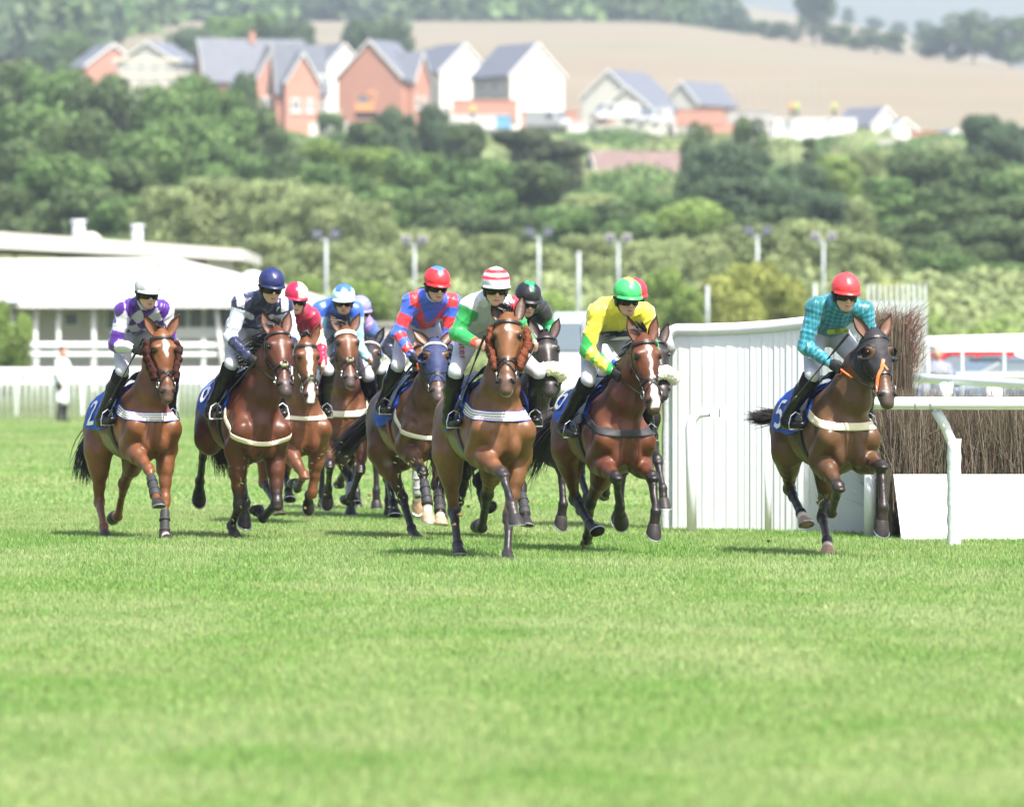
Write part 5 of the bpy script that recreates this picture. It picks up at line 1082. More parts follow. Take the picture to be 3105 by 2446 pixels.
# wing of the steeplechase fence: vertical plastic slats under a curved tube
root=empty('fence_wing',P3(2030,1590,54.4)*[1,1,0]); tag(root,'white plastic fence wing of upright slats with a curved top rail','fence'); RW=np.array(root.location)
ctl=[(2046,54.3,1590,1010),(2130,54.15,1596,1010),(2250,53.95,1601,1006),(2350,53.75,1609,999),(2440,53.55,1616,989),(2540,53.35,1622,976),(2620,53.2,1626,966)]
def wing(u):
    return [np.interp(u,[c[0] for c in ctl],[c[j] for c in ctl]) for j in (1,2,3)]
top=[]; 
for i,u in enumerate(np.arange(2050,2622,18.2)):
    d,v0,v1=wing(u); p0=P3(u,v0,d); p0[2]=0; p1=P3(u,v1,d); b=MB(); w_=.0605
    b.box(((p0[0]),p0[1],(p1[2])/2),(w_,.020+.006*(i%2),p1[2]+.02),rz=-.51); b.mi=0
    bo=b.build('slat',M_PVC if u<2440 else M_PVCG,root,xf=lambda V:V-RW)  # right-hand slats take the greyer plastic: shade put into their colour
for u in range(2040,2640,12):
    d,v0,v1=wing(u); top.append(P3(u,v1-10,d))
b=MB(); top[0]=top[0]-[.02,0,.02]; b.tube([top[0]-[.0,0,.16],top[0]-[.03,0,.06]]+top,.055,12); b.build('top_rail',M_PVC,root,True,xf=lambda V:V-RW)
b=MB(); d,v0,v1=wing(2046); p=P3(2030,1590,54.4); q=P3(2030,1030,54.4); zz=q[2]; n=10;P=[]
for i in range(15):
    t=i/14
    for j in range(n):
        a=2*math.pi*j/n; P.append((p[0]+.065*math.cos(a)*(1+.06*math.sin(i*2.1))+.035*(t-.5)*.6,p[1]+.05*math.sin(a),zz*t))
b.add(P,[(i*n+j,i*n+(j+1)%n,(i+1)*n+(j+1)%n,(i+1)*n+j) for i in range(14) for j in range(n)]+[tuple(14*n+j for j in range(n))]); b.build('end_pad',M_VINYL,root,True,xf=lambda V:V-RW)
for u,v0,v1,d,r in ((2329,1612,1330,53.4,.030),(2640,1640,1360,51.9,.055)):
    b=MB(); p=P3(u,v1,d); b.tube([(p[0],p[1],0),(p[0],p[1],p[2])],r,10); b.build('support_post',M_PVC,root,True,xf=lambda V:V-RW)
# return wing behind the horse: slats turned away, their shade put into the grey colour
for i in range(9):
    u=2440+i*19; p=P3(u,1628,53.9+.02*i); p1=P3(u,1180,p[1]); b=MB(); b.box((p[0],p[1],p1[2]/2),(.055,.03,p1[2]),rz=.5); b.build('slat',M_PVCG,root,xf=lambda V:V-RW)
# loose rail post with crook and bracket in front of the wing
def crook(pts,r,base,label,brk=None,pad=None):
    root=empty('rail_post',base); B_=np.array(base); tag(root,label,'post'); b=MB(); b.tube(pts,r,12); b.build('upright',M_PVC,root,True,xf=lambda V:V-B_)
    if brk is not None: b=MB(); b.box(brk,(.14,.10,.085)); b.box((brk[0]+.05,brk[1]-.01,brk[2]),(.07,.13,.11)); b.build('bracket',M_PVC,root,xf=lambda V:V-B_)
    if pad:
        b=MB(); P=[];n=12
        for i in range(13):
            for j in range(n):
                a=2*math.pi*j/n; P.append((pad[0][0]+(pad[1]+.004*math.sin(i*2.7+j))*math.cos(a),pad[0][1]+pad[1]*math.sin(a),pad[2]*i/12))
        b.add(P,[(i*n+j,i*n+(j+1)%n,(i+1)*n+(j+1)%n,(i+1)*n+j) for i in range(12) for j in range(n)]+[tuple(12*n+j for j in range(n))]); b.build('pad',M_VINYL,root,True,xf=lambda V:V-B_)
    return root
d=53.2; p=P3(2098,1608,d); p[2]=0; c=[P3(2098,1600,d)*[1,1,0],P3(2095,1400,d),P3(2093,1300,d),P3(2100,1270,d),P3(2120,1252,d),P3(2160,1247,d)]
crook(c,.042,p,'curved white rail post without a rail, standing alone in front of the slatted wing',brk=P3(2178,1249,d))
d=49.6; p=P3(2893,1659,d); p[2]=0
crook([p,P3(2893,1400,d),P3(2888,1345,d),P3(2865,1290,d),P3(2838,1245,d-.05)],.040,p,'white running rail post with a padded lower half at right',pad=((p[0],p[1]),.056,P3(0,1330,d)[2]))
def rail(name,pts,r,label,posts=None,grp=None,m=None):
    base=np.array([pts[0][0],pts[0][1],0]); root=empty(name,base); tag(root,label,'rail',grp); b=MB(); b.tube(pts,r,12); b.build('top_rail',m or M_PVC,root,True,xf=lambda V:V-base)
    b=MB(); 
    for q in (posts or []): b=MB(); b.tube(q,r*.8,8); b.build('upright',m or M_PVC,root,True,xf=lambda V:V-base)
    return root
d=49.5; pts=[P3(u,1222+(u-2630)*.001,d-.0) for u in range(2632,3260,60)]; r_=rail('running_rail',pts,.050,'thick white running rail crossing in front of the birch fence')
b=MB(); base=np.array(r_.location)
for u in (2776,2822): 
    p=P3(u,1222,d); b=MB(); b.tube([p-[.012,0,0],p+[.012,0,0]],.0525,12); b.build('joint',M_PVCG,r_,True,xf=lambda V:V-base)
pts=[P3(u,1146+(u-2780)*.062,69-(u-2780)*.012) for u in range(2778,3300,50)]
lg=[]
for u in (2858,2878,3010,3022): p=P3(u,1160,67.5); lg.append([p,p+[.10,0,-.45],p+[.12,0,-.6],[p[0]+.12,p[1],0]])
rail('running_rail',pts,.050,'white running rail beyond the birch fence, dropping to the right',lg)
pts=[P3(u,1140,78) for u in range(2900,3300,60)]; rail('running_rail',pts,.045,'third white rail just behind the second at far right',[[P3(3000,1140,78),P3(3000,1140,78)*[1,1,0]]])
# birch fence
def twigs(n,x0,x1,y0,y1,hfun,seed,spread=.12,r=.004,low=0,lay=.3):
    rs=random.Random(seed); b=MB(); pal=[(.060,.043,.032),(.095,.078,.055),(.036,.030,.024),(.15,.125,.09),(.075,.082,.042),(.105,.062,.048),(.24,.205,.16),(.045,.036,.026)]
    for i in range(n):
        x=rs.uniform(x0,x1);y=rs.uniform(y0,y1); h=hfun(x)*rs.uniform(.72,1.03); z=low+rs.uniform(0,.35)*h; lx=rs.gauss(0,spread);ly=rs.gauss(0,spread*.6)
        if rs.random()<lay: lx*=2.6
        b.col=rs.choice(pal); L_=min(h-z,rs.uniform(.35,1.0)); L_=max(L_,.15) if rs.random()>.5 else h-z
        q=[np.array([x,y,z]),np.array([x+lx*.4*L_,y+ly*.4*L_,z+L_*.5]),np.array([x+lx*L_+rs.gauss(0,.02),y+ly*L_,z+L_])]
        b.tube(q,[r,r*.8,r*.3],3,cap=False)
        if rs.random()<.6:
            m=q[1]; b.tube([m,m+np.array([rs.gauss(0,.10),rs.gauss(0,.04),rs.uniform(.08,.25)])],[r*.6,r*.2],3,cap=False)
    return b
M_TWIG=mat('birch_twigs',(1,1,1),.9,.15,vcol=True)
df=51.6; xl=P3(2690,0,df)[0]; xr=P3(3330,0,df)[0]; base=np.array([xl,df,0]); root=empty('birch_fence',base); tag(root,'low brown birch steeplechase fence with a white takeoff board','fence')
ztop=1.5+(1088-1186)*df/FPX
b=twigs(11000,xl,xr,df,df+.6,lambda x:ztop,4,.09,.0027); b.build('brush',M_TWIG,root,vcol=True,xf=lambda V:V-base)
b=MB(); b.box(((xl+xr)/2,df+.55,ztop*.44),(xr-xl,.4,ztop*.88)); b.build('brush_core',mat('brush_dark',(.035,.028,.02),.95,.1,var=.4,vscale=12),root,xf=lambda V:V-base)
xb=P3(2705,0,df)[0]; xb2=P3(2725,0,df)[0]; zb=1.5+(1088-1438)*(df-.2)/FPX; b=MB()
V_=[(xb,df-.20,zb),(xr,df-.20,zb),(xr,df-.42,0),(xb2,df-.42,0)]; V2=[(x,y+.04,z) for x,y,z in V_]; b.add(V_+V2,[(0,3,2,1),(4,5,6,7),(0,1,5,4),(1,2,6,5),(2,3,7,6),(3,0,4,7)]); b.build('takeoff_board',mat('pale_board',(.58,.66,.64),.5,.3,var=.05,vscale=2),root,xf=lambda V:V-base)
b=MB(); b.box((P3(2680,0,df)[0],df-.05,.30),(.10,.1,.60)); b.box((P3(2694,0,df)[0],df-.12,.27),(.05,.08,.54)); b.build('frame',mat('dark_timber',(.05,.045,.03),.9,.1,var=.3,vscale=8),root,xf=lambda V:V-base)
d2=52.7; x0=P3(2636,0,d2)[0]; x1=P3(2775,0,d2)[0]; base2=np.array([x0,d2,0]); root=empty('brush_panel',base2); tag(root,'tall ragged birch brush standing beside the end of the white wing','fence')
zt=1.5+(1088-955)*d2/FPX
b=twigs(8500,x0,x1-.06,d2,d2+.35,lambda x:zt*(1-.05*abs(x-x0)),9,.026,.0026,lay=.10); 
rr=random.Random(2)
for i in range(700):
    x=rr.uniform(x0,x1+.02); z=zt*rr.uniform(.72,.97); b.col=rr.choice([(.13,.06,.045),(.09,.05,.04),(.16,.10,.07)]); k=(x-x0)/(x1-x0)
    b.tube([(x,d2+rr.uniform(0,.3),z),(x+rr.gauss(.01+.03*k,.02),d2+.1,z+rr.uniform(.06,.12)),(x+rr.gauss(.02+.07*k,.035),d2+.1,z+rr.uniform(.12,.22))],[.0026,.002,.001],3,cap=False)
b.build('brush',M_TWIG,root,vcol=True,xf=lambda V:V-base2)
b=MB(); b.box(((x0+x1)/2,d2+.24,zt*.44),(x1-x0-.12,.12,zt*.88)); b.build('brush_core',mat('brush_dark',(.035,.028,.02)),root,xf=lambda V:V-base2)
# white plastic rails at left
def picket(name,u0,d0,u1,d1,ztop,step,w_,label,grp,z0=0,rr_=.05,lean=0,second=None):
    p0=P3(u0,1088,d0);p1=P3(u1,1088,d1); L=np.linalg.norm((p1-p0)[:2]); n=max(1,int(L/step)); base=np.array([p0[0],p0[1],0]); zb=float(terr(p0[0],p0[1])); root=empty(name,base); tag(root,label,'fence',grp)
    a=np.array([p0[0],p0[1],ztop]);c=np.array([p1[0],p1[1],ztop]); b=MB(); b.tube([a+(c-a)*t for t in np.linspace(0,1,12)],rr_,8); b.build('top_rail',M_PVC,root,True,xf=lambda V:V-base)
    if second: b=MB(); b.tube([a+(c-a)*t-[0,0,second] for t in np.linspace(0,1,12)],rr_*.7,8); b.build('lower_rail',M_PVC,root,True,xf=lambda V:V-base)
    me=None
    for i in range(min(n,98)+1):
        t=i/min(n,98); q=a+(c-a)*t; zg=float(terr(q[0],q[1]))
        b=MB(); b.tube([(0,0,0),(0,0,(ztop-zg)*.7),(lean,-.12,ztop-zg)],w_/2,6) if lean else b.box((0,0,(ztop-zg)/2),(w_,.04,ztop-zg))
        if me is None: o=b.build('upright',M_PVC,root,bool(lean)); me=o
        else: o=me.copy(); o.parent=root; SC.collection.objects.link(o)
        o.location=(q[0]-base[0],q[1]-base[1],zg)
    return root
G4='white rails along the far side of the course'
picket('rail_fence',-150,150,1290,168,1.18,.25,.085,'long white rail with closely spaced uprights behind the left hand horses',G4,lean=.05)
picket('rail_fence',-150,160,1330,178,1.22,1.3,.08,'white rail just behind the closely spaced one',G4,second=.35)
picket('rail_fence',-150,182,1330,196,1.90,1.1,.10,'thick white rail nearest the white building',G4,second=.28,rr_=.10)
picket('rail_fence',1560,172,2060,172,1.25,.9,.09,'white rail in front of the white van',G4,second=.4)
picket('rail_fence',1950,186,2060,186,2.0,1.2,.08,'bluish rail at the left edge of the wing',G4)
# low wall behind the pack
b=MB(); p0=P3(1040,1030,205);p1=P3(1330,1030,212); b.box(((p0[0]+p1[0])/2,208,1.9),(p1[0]-p0[0],.35,1.5)); b.box(((p0[0]+p1[0])/2,208,2.68),(p1[0]-p0[0]+.1,.5,.10)); tag(b.build('stone_wall',mat('grey_wall',(.34,.33,.30),.9,.2,var=.2,vscale=2)),'low grey wall seen behind the pack at centre','wall')
# floodlight masts
def mast(u,vt,d,label,heads=1,dark=1,vb=None):
    X=(u-CXP)*d/FPX; z0=float(terr(X,d)); zt=1.5+(1088-vt)*d/FPX; root=empty('floodlight_mast' if heads else 'pole',(X,d,z0)); tag(root,label,'lamp post' if heads else 'pole','masts behind the course')
    b=MB(); b.tube([(0,0,-.1),(0,0,(zt-z0)*.5),(0,0,zt-z0)],[.075,.06,.055],10); b.build('pole',M_GALV,root,True)
    if heads:
        b=MB(); b.box((0,0,zt-z0+.03),(.62,.10,.10)); b.build('crossbar',M_GALV,root)
        for s in (-1,1):
            b=MB(); b.box((s*.32,-.10,zt-z0+.24),(.36,.18,.30),R=None); b.tube([(s*.28,0,zt-z0+.05),(s*.30,-.05,zt-z0+.14)],.03,6); h=b.build('lamp_head',mat('lamp_dark',(.045,.055,.085),.5,.4) if dark else mat('lamp_pale',(.42,.38,.38),.5,.4),root)
            b=MB(); b.box((s*.32,-.20,zt-z0+.22),(.28,.02,.22)); b.build('glass',mat('lamp_glass',(.12,.13,.16),.15,.6),h)
mast(989,728,222,'floodlight mast between the blue capped and red capped riders, first from the left'); mast(1257,745,238,'floodlight mast with pale lamps just left of the red cap',1,0)
mast(1634,722,222,'floodlight mast with dark lamps above the black capped rider'); mast(1755,762,205,'plain white pole without lamps above the white van',0); mast(1875,740,238,'floodlight mast with pale lamps above the green cap',1,0)
mast(2297,718,222,'floodlight mast with dark lamps above the middle of the wing'); mast(2497,735,240,'floodlight mast with pale lamps left of the plain red cap',1,0)
mast(2145,865,205,'short white post among the yellow bushes',0); mast(2471,858,205,'short white post beside the teal rider',0)
# slatted hurdle (white uprights on a solid base) beyond the tall brush
d=120; base=P3(2630,1020,d); base[2]=0; root=empty('slatted_screen',base); tag(root,'pale screen with eleven upright bars above the tall birch brush','screen')
zt=1.5+(1088-862)*d/FPX; zm=1.5+(1088-912)*d/FPX
for i in range(11):
    b=MB(); b.box(((2630+i*17.3-2630)*d/FPX+.02,0,zt/2),(.045,.04,zt)); b.build('bar',M_PVCG,root)
b=MB(); w_=(2805-2625)*d/FPX; b.box((w_/2,.05,zm/2),(w_,.04,zm)); b.build('panel',mat('pale_panel',(.45,.52,.50),.6,.3),root)
# ---------------------------------------------------------------- white building at left
d=190; s_=d/FPX; zz=lambda v:1.5+(1088-v)*s_; xx=lambda u:(u-CXP)*s_
M_WALL=mat('pale_render',(.46,.445,.41),.85,.2,var=.08,vscale=.5); M_ROOFW=mat('white_roof',(.56,.55,.49),.6,.3,var=.05,vscale=.4); M_GLASSD=mat('dark_window',(.10,.125,.13),.15,.5)
base=np.array([xx(400),d,0]); root=empty('white_building',base); tag(root,'long low white building with a wide hipped roof at the left edge','building'); off=lambda V:V-base
x0,x1=xx(-260),xx(930); b=MB(); b.box(((x0+x1)/2,d+8,zz(925)/2),(x1-x0,15,zz(925))); b.build('wall',M_WALL,root,xf=off)
e0,e1=xx(-330),xx(988); ze=zz(922); zr=zz(772); R0=(xx(-200),d+9,zr);R1=(xx(480),d+9,zr+.05); yb=d+18; yf=d-1.2
R2=(xx(760),d+9,zz(835))
P=[(e0,yf,ze+.20),(e1,yf,ze+.20),(e1,yb,ze+.2),(e0,yb,ze+.2),R0,R1,R2]
b=MB(); b.add(P+[(p[0],p[1],ze-.0) for p in P[:4]],[(0,1,6,5,4),(1,2,6),(2,3,4,5,6),(3,0,4),(0,7,8,1),(1,8,9,2),(2,9,10,3),(3,10,7,0),(7,10,9,8)]); b.build('roof',M_ROOFW,root,xf=off)
b=MB(); b.box(((e0+e1)/2,yf-.03,ze+.05),(e1-e0,.06,.34)); b.build('fascia',M_WHITEP,root,xf=off)
for u,v in ((470,778),(740,832)):
    b=MB(); b.ell((xx(u),d+6.5,zz(v)-.1),(.42,.5,.32),12,8); b.build('roof_vent',M_ROOFW,root,True,xf=off)
b=MB(); b.tube([(xx(212),d+2,zz(872)),(xx(213),d+2,zz(820))],.09,8); b.build('flue',mat('blue_grey_flue',(.35,.42,.48),.5),root,True,xf=off); b=MB(); b.box((xx(210),d+1.9,zz(874)),(.42,.3,.12)); b.build('flue_base',mat('red_flashing',(.5,.15,.12),.6),root,xf=off)
b=MB(); b.add([(e0,yf-.6,ze+.05),(xx(75),yf-.6,ze+.02),(xx(20),d+3,zz(885)),(e0,d+3,zz(880))],[(0,1,2,3)]); b.build('slate_corner',mat('blue_slate',(.10,.12,.17),.6),root,xf=off)
for i,(u0,u1,v0,v1) in enumerate([(22,48,945,978),(322,352,938,996),(528,562,930,992),(574,610,930,992),(622,666,930,992),(672,706,930,992),(735,775,932,994),(790,830,932,994),(195,232,950,985)]):
    b=MB(); b.box(((xx(u0)+xx(u1))/2,d+.44,(zz(v0)+zz(v1))/2),(xx(u1)-xx(u0)+.12,.10,zz(v0)-zz(v1)+.12)); f=b.build('window',M_WHITEP,root,xf=off); b=MB(); b.box(((xx(u0)+xx(u1))/2,d+.385,(zz(v0)+zz(v1))/2),(xx(u1)-xx(u0),.04,zz(v0)-zz(v1))); b.build('pane',M_GLASSD,f,xf=off)
for u0,u1 in ((40,66),(118,104),(186,176),(290,290),(500,500),(660,690),(712,712),(880,880)):
    b=MB(); b.tube([(xx(u1),d-.6,0),(xx(u0),d-.9,ze)],.07,6); b.build('column',M_WHITEP,root,True,xf=off)
b=MB(); b.box((xx(620),d-.2,zz(1010)),(xx(900)-xx(500),.1,.35)); b.build('balustrade',M_WHITEP,root,xf=off)
d=214; s_=d/FPX; zz=lambda v:1.5+(1088-v)*s_; xx=lambda u:(u-CXP)*s_
base=np.array([xx(300),d,0]); root=empty('white_building',base); tag(root,'taller white building with a flat roof and two chimneys, rising behind the hipped one','building'); off=lambda V:V-base
b=MB(); b.box(((xx(-260)+xx(690))/2,d+7,zz(800)/2),(xx(690)-xx(-260),12,zz(800))); b.build('wall',M_WALL,root,xf=off)
b=MB(); A0=(xx(-300),d-.8);A1=(xx(742),d-.8); t0,t1=zz(683),zz(757); b0,b1=zz(740),zz(790)
b.add([(A0[0],A0[1],t0),(A1[0],A1[1],t1),(A1[0],d+14,t1),(A0[0],d+14,t0),(A0[0],A0[1],b0),(A1[0],A1[1],b1),(A1[0],d+14,b1),(A0[0],d+14,b0)],[(0,1,2,3),(4,7,6,5),(0,4,5,1),(1,5,6,2),(2,6,7,3),(3,7,4,0)]); b.build('roof',M_ROOFW,root,xf=off)
for u,v0,v1,w_ in ((220,668,715,.22),(401,682,728,.19)):
    b=MB(); b.tube([(xx(u),d+3,zz(v1)-.2),(xx(u),d+3,zz(v0))],w_,10); b.tube([(xx(u),d+3,zz(v0)-.02),(xx(u),d+3,zz(v0)+.08)],w_*1.25,10); b.build('chimney',mat('pale_metal',(.55,.60,.64),.5),root,True,xf=off)
b=MB(); b.ell((xx(252),d+3.5,zz(712)-.15),(.42,.5,.32),12,8); b.build('roof_vent',M_ROOFW,root,True,xf=off)
b=MB(); b.box((xx(662),d+.9,zz(815)),(xx(705)-xx(628),.5,zz(783)-zz(850))); b.build('white_panel',M_WHITEP,root,xf=off)
for u in (430,530): b=MB(); b.box((xx(u),d+.9,zz(778)),(.28,.2,.14)); b.build('wall_light',mat('orange_lamp',(.6,.25,.08),.5),root,xf=off)
# ---------------------------------------------------------------- vehicles
M_TYRE=mat('tyre',(.02,.02,.02),.8,.2); M_CGLASS=mat('car_glass',(.10,.13,.15),.08,.7); M_LIGHT=mat('lamp_lens',(.6,.6,.6),.2,.6)
def vehicle(kind,x,y,rz,col,label,z=None,name='parked_car'):
    z=float(terr(x,y)) if z is None else z; root=empty(name,(x,y,z),rz); tag(root,label,'van' if kind=='van' else 'car','parked vehicles')
    prof={'car':([(-2.05,.35),(-2.1,.62),(-2.0,.86),(-1.2,.95),(1.15,1.02),(1.95,.92),(2.1,.65),(2.05,.35)],[(-1.15,.93),(-.45,1.40),(.75,1.45),(1.75,1.0)],.86,.66),
          'van':([(-2.5,.4),(-2.55,.9),(-2.4,1.15),(-1.9,1.28),(2.5,1.30),(2.55,.5)],[(-1.9,1.26),(-1.35,2.05),(2.35,2.15),(2.5,1.28)],.95,.86)}[kind]
    lo,hi,wl,wh=prof; m=mat('paint_'+label[:14].replace(' ','_'),col,.25,.5,coat=.4)
    def extr(pl,w0,w1,name,mt,par,zc=None):
        b=MB(); n=len(pl); zs=[p[1] for p in pl]; z0,z1=min(zs),max(zs); V=[]
        for s in (-1,1):
            for x_,z_ in pl: V.append((x_,s*(w0+(w1-w0)*(z_-z0)/max(.01,z1-z0)),z_))
        b.add(V,[tuple(range(n)),tuple(range(2*n-1,n-1,-1))]+[(i,n+i,n+(i+1)%n,(i+1)%n) for i in range(n)]); o=b.build(name,mt,par); md=o.modifiers.new('b','BEVEL'); md.width=.05; md.segments=2; return o
    body=extr(lo,wl,wl*.97,'body',m,root); cab=extr(hi,wl*.93,wh,'cabin',M_CGLASS if kind=='car' else m,root)
    if kind=='car':
        b=MB(); b.box(((hi[1][0]+hi[2][0])/2,0,hi[1][1]+.035),(hi[2][0]-hi[1][0]+.15,wh*2+.06,.07)); b.build('roof',m,root)
        for s in (-1,1):
            for k in range(3): b=MB(); b.tube([(-1.15+.98*k,s*(wl*.94),.95),(-.52+.62*k,s*(wh+.01),1.42)],.035,5); b.build('pillar',m,root)
    else:
        b=MB(); b.add([(-1.93,-.78,1.32),(-1.93,.78,1.32),(-1.42,.74,1.98),(-1.42,-.74,1.98)],[(0,1,2,3)]); b.build('windscreen',M_CGLASS,root,xf=lambda V:V+np.array([-.035,0,.03]))
        for s in (-1,1): b=MB(); b.box((-.95,s*.945,1.62),(.8,.03,.5)); b.build('side_window',M_CGLASS,root)
    wb=1.32 if kind=='car' else 1.55
    for sx in (-1,1):
        for s in (-1,1):
            b=MB(); b.tube([(sx*wb,s*(wl-.16),.32),(sx*wb,s*(wl+.02),.32)],.32,16); w_=b.build('wheel',M_TYRE,root,True); b=MB(); b.tube([(sx*wb,s*(wl+.0),.32),(sx*wb,s*(wl+.03),.32)],.19,12); b.build('rim',M_METAL,w_,True)
    for s in (-1,1): b=MB(); b.box((lo[1][0]+.02,s*wl*.7,.72 if kind=='car' else .95),(.08,.34,.15)); b.build('headlight',M_LIGHT,root)
    return root
def gx(u,d): return (u-CXP)*d/FPX
vehicle('van',gx(1790,146),146,math.radians(75),(.80,.82,.84),'white van with a blue roof light bar, parked behind the yellow and green rider',z=.35,name='parked_van')
v_=[o for o in SC.objects if o.name.startswith('parked_van')][-1]; b=MB(); b.box((-.9,0,2.16),(.30,1.2,.14)); b.build('light_bar',mat('pale_blue_bar',(.55,.66,.80),.3),v_)
vehicle('van',gx(2870,150),150,math.radians(12),(.82,.82,.80),'long white horsebox van behind the man in the grey shirt',z=-.05,name='parked_van')
vehicle('van',gx(3120,156),156,math.radians(0),(.80,.80,.78),'white van at the right edge behind the parked cars',z=-.05,name='parked_van')
vehicle('car',gx(2930,122),122,math.radians(8),(.55,.02,.03),'red parked car behind the man in the grey shirt',z=.18)
vehicle('car',gx(3110,113),113,math.radians(200),(.12,.16,.23),'blue grey parked car nearest the birch fence',z=.05)
vehicle('car',gx(3200,120),120,math.radians(15),(.5,.03,.06),'dark red parked car cut by the right edge',z=.05)
vehicle('van',gx(930,215),215,math.radians(80),(.80,.80,.78),'white van just visible between the maroon and pale blue capped riders',name='parked_van')
vehicle('car',gx(185,196),196,math.radians(10),(.10,.16,.19),'dark green parked car behind the white rails at left')
# wire fence in front of the car park
base=np.array([gx(2815,100),100,0]); root=empty('wire_fence',base); tag(root,'thin grey wire fence posts in front of the parked cars','fence')
for u in (2690,2815,2918,3045,3170): b=MB(); b.tube([(gx(u,100)-base[0],0,0),(gx(u,100)-base[0],0,1.5+(1088-1055)*100/FPX)],.022,6); b.build('post',M_GALV,root,True)
for z in (.4,.9,1.3,1.62): b=MB(); b.tube([(gx(2690,100)-base[0],0,z),(gx(3170,100)-base[0],0,z)],.006,4); b.build('wire',M_GALV,root)
# ---------------------------------------------------------------- people standing about
def stander(x,y,top,legs,tone,label,face=0,coat_len=.0,z=0,hgt=1.75,arm=(0,0)):
    root=empty('person',(x,y,z),face); tag(root,label,'person'); k=hgt/1.75
    F_=np.array([0,-1.,0]); S_=np.array([1.,0,0]); U=np.array([0,0,1.]); hc=np.array([0,-.02,1.66])*k
    J=dict(sh=1.43,hip=.93)
    v=Vol(np.array([-.5,-.45,-.03]),np.array([.5,.45,1.9]),.018); c=Vol(np.array([-.5,-.45,.4]),np.array([.5,.45,1.6]),.018); t=Vol(np.array([-.4,-.4,0]),np.array([.4,.4,1.15]),.018)
    def tor(v,i): v.chain([(0,0,.95),(0,0,1.12),(0,-.01,1.32),(0,0,1.44)],[.145+i,.135+i,.175+i,.13+i],[.105+i,.10+i,.115+i,.08+i],n=(1,0,0),k=.05)
    tor(v,-.01);tor(c,.018); v.cone((0,0,1.45),(0,-.01,1.56),(.055,.052),k=.03); v.ell(hc-U*.02,(.075,.095,.115),k=.02); v.ell(hc-U*.08+F_*.02,(.058,.065,.075),k=.03); v.cone(hc-U*.03+F_*.09,hc-U*.06+F_*.11,(.012,.014),k=.02)
    for s in (-1,1): v.ell(hc-U*.02+S_*s*.078,(.012,.022,.03),k=.01)
    if coat_len: c.chain([(0,0,1.0),(0,.0,.93-coat_len)],[.17,.21],[.13,.16],n=(1,0,0),k=.04)
    for i,s in enumerate((-1,1)):
        sh=np.array([s*.19,0,1.41]); a=arm[i]; el=sh+np.array([s*.06,-.02-.16*a,-.29]); wr=el+np.array([-s*.02*(1+4*a),-.05-.18*a,-.24+.14*a]); v.chain([sh,el,wr],[.045,.036,.024],k=.03); c.chain([sh,el,wr],[.068,.052,.042],k=.03)
        hd_=norm(wr-el); v.ell(wr+hd_*.05,(.022,.035,.045),k=.02)
        for q in range(4): v.cone(wr+hd_*.07+F_*(.024-.016*q),wr+hd_*.145+F_*(.022-.016*q)-S_*s*.012,(.0095,.008),k=.004)
        v.cone(wr+hd_*.03+F_*.03,wr+hd_*.08+F_*.055,(.011,.009),k=.008)
        hp=np.array([s*.09,0,.92]); kn=np.array([s*.11,-.03,.49]); an=np.array([s*.12,.02,.09]); v.chain([hp,kn,an],[.085,.058,.038],k=.03); t.chain([hp,kn,an+U*.02],[.105,.075,.058],k=.04)
        v.cone(an-U*.04,an+F_*.15-U*.055,(.04,.035),k=.02)
    Q,G=v.mesh(1); Q=Q*k; C=np.tile(np.array(tone),(len(Q),1)); C[Q[:,2]<.13*k]=(.03,.025,.02); link_mesh('body',Q,G,M_SKIN,root,True,C)
    Q,G=t.mesh(1); Q=Q*k;link_mesh('trousers',Q,G,mat('trousers_%d'%int(legs[0]*1000),legs,.8),root,True)
    Q,G=c.mesh(1); Q=Q*k+.006*noise3(Q,18,3)[:,None]*F_; link_mesh('coat' if coat_len else 'shirt',Q,G,mat('top_%d_%d'%(int(top[0]*1000),int(top[2]*1000)),top,.75),root,True)
    return root,hc*k
M_HAIR=mat('brown_hair',(.07,.04,.025),.8,.2)
r_,h_=stander(gx(188,148),148,(.62,.64,.66),(.03,.03,.035),(.48,.22,.16),'person in a long white coat walking beside the white rails',face=math.radians(60),coat_len=.42,hgt=1.76,arm=(.2,.6)); b=MB(); b.ell(h_+np.array([0,.02,.03]),(.082,.098,.105)); b.build('hair',M_HAIR,r_,True)
stander(gx(2842,109),109,(.20,.215,.27),(.10,.11,.15),(.50,.25,.19),'bald man in a grey shirt standing in front of the red car',face=0,z=-.05,hgt=1.76,arm=(.3,.3))
r_,h_=stander(gx(1708,168),168,(.75,.76,.78),(.05,.05,.08),(.50,.25,.19),'person in white with their head down beside the white van',face=.3,hgt=1.60); b=MB(); b.ell(h_+np.array([0,.02,.03]),(.082,.098,.105)); b.build('hair',M_HAIR,r_,True)
r_,h_=stander(gx(1742,169),169,(.45,.75,.12),(.05,.05,.08),(.50,.25,.19),'person in a bright green high visibility jacket by the white van',face=-.3,hgt=1.55); b=MB(); b.ell(h_+np.array([0,.02,.03]),(.082,.098,.105)); b.build('hair',M_HAIR,r_,True)
r_,h_=stander(gx(1870,169),169,(.42,.72,.12),(.05,.05,.08),(.50,.25,.19),'person in a high visibility jacket seen between the yellow rider and his horse',face=0,hgt=1.6); b=MB(); b.ell(h_+np.array([0,.02,.03]),(.082,.098,.105)); b.build('hair',M_HAIR,r_,True)
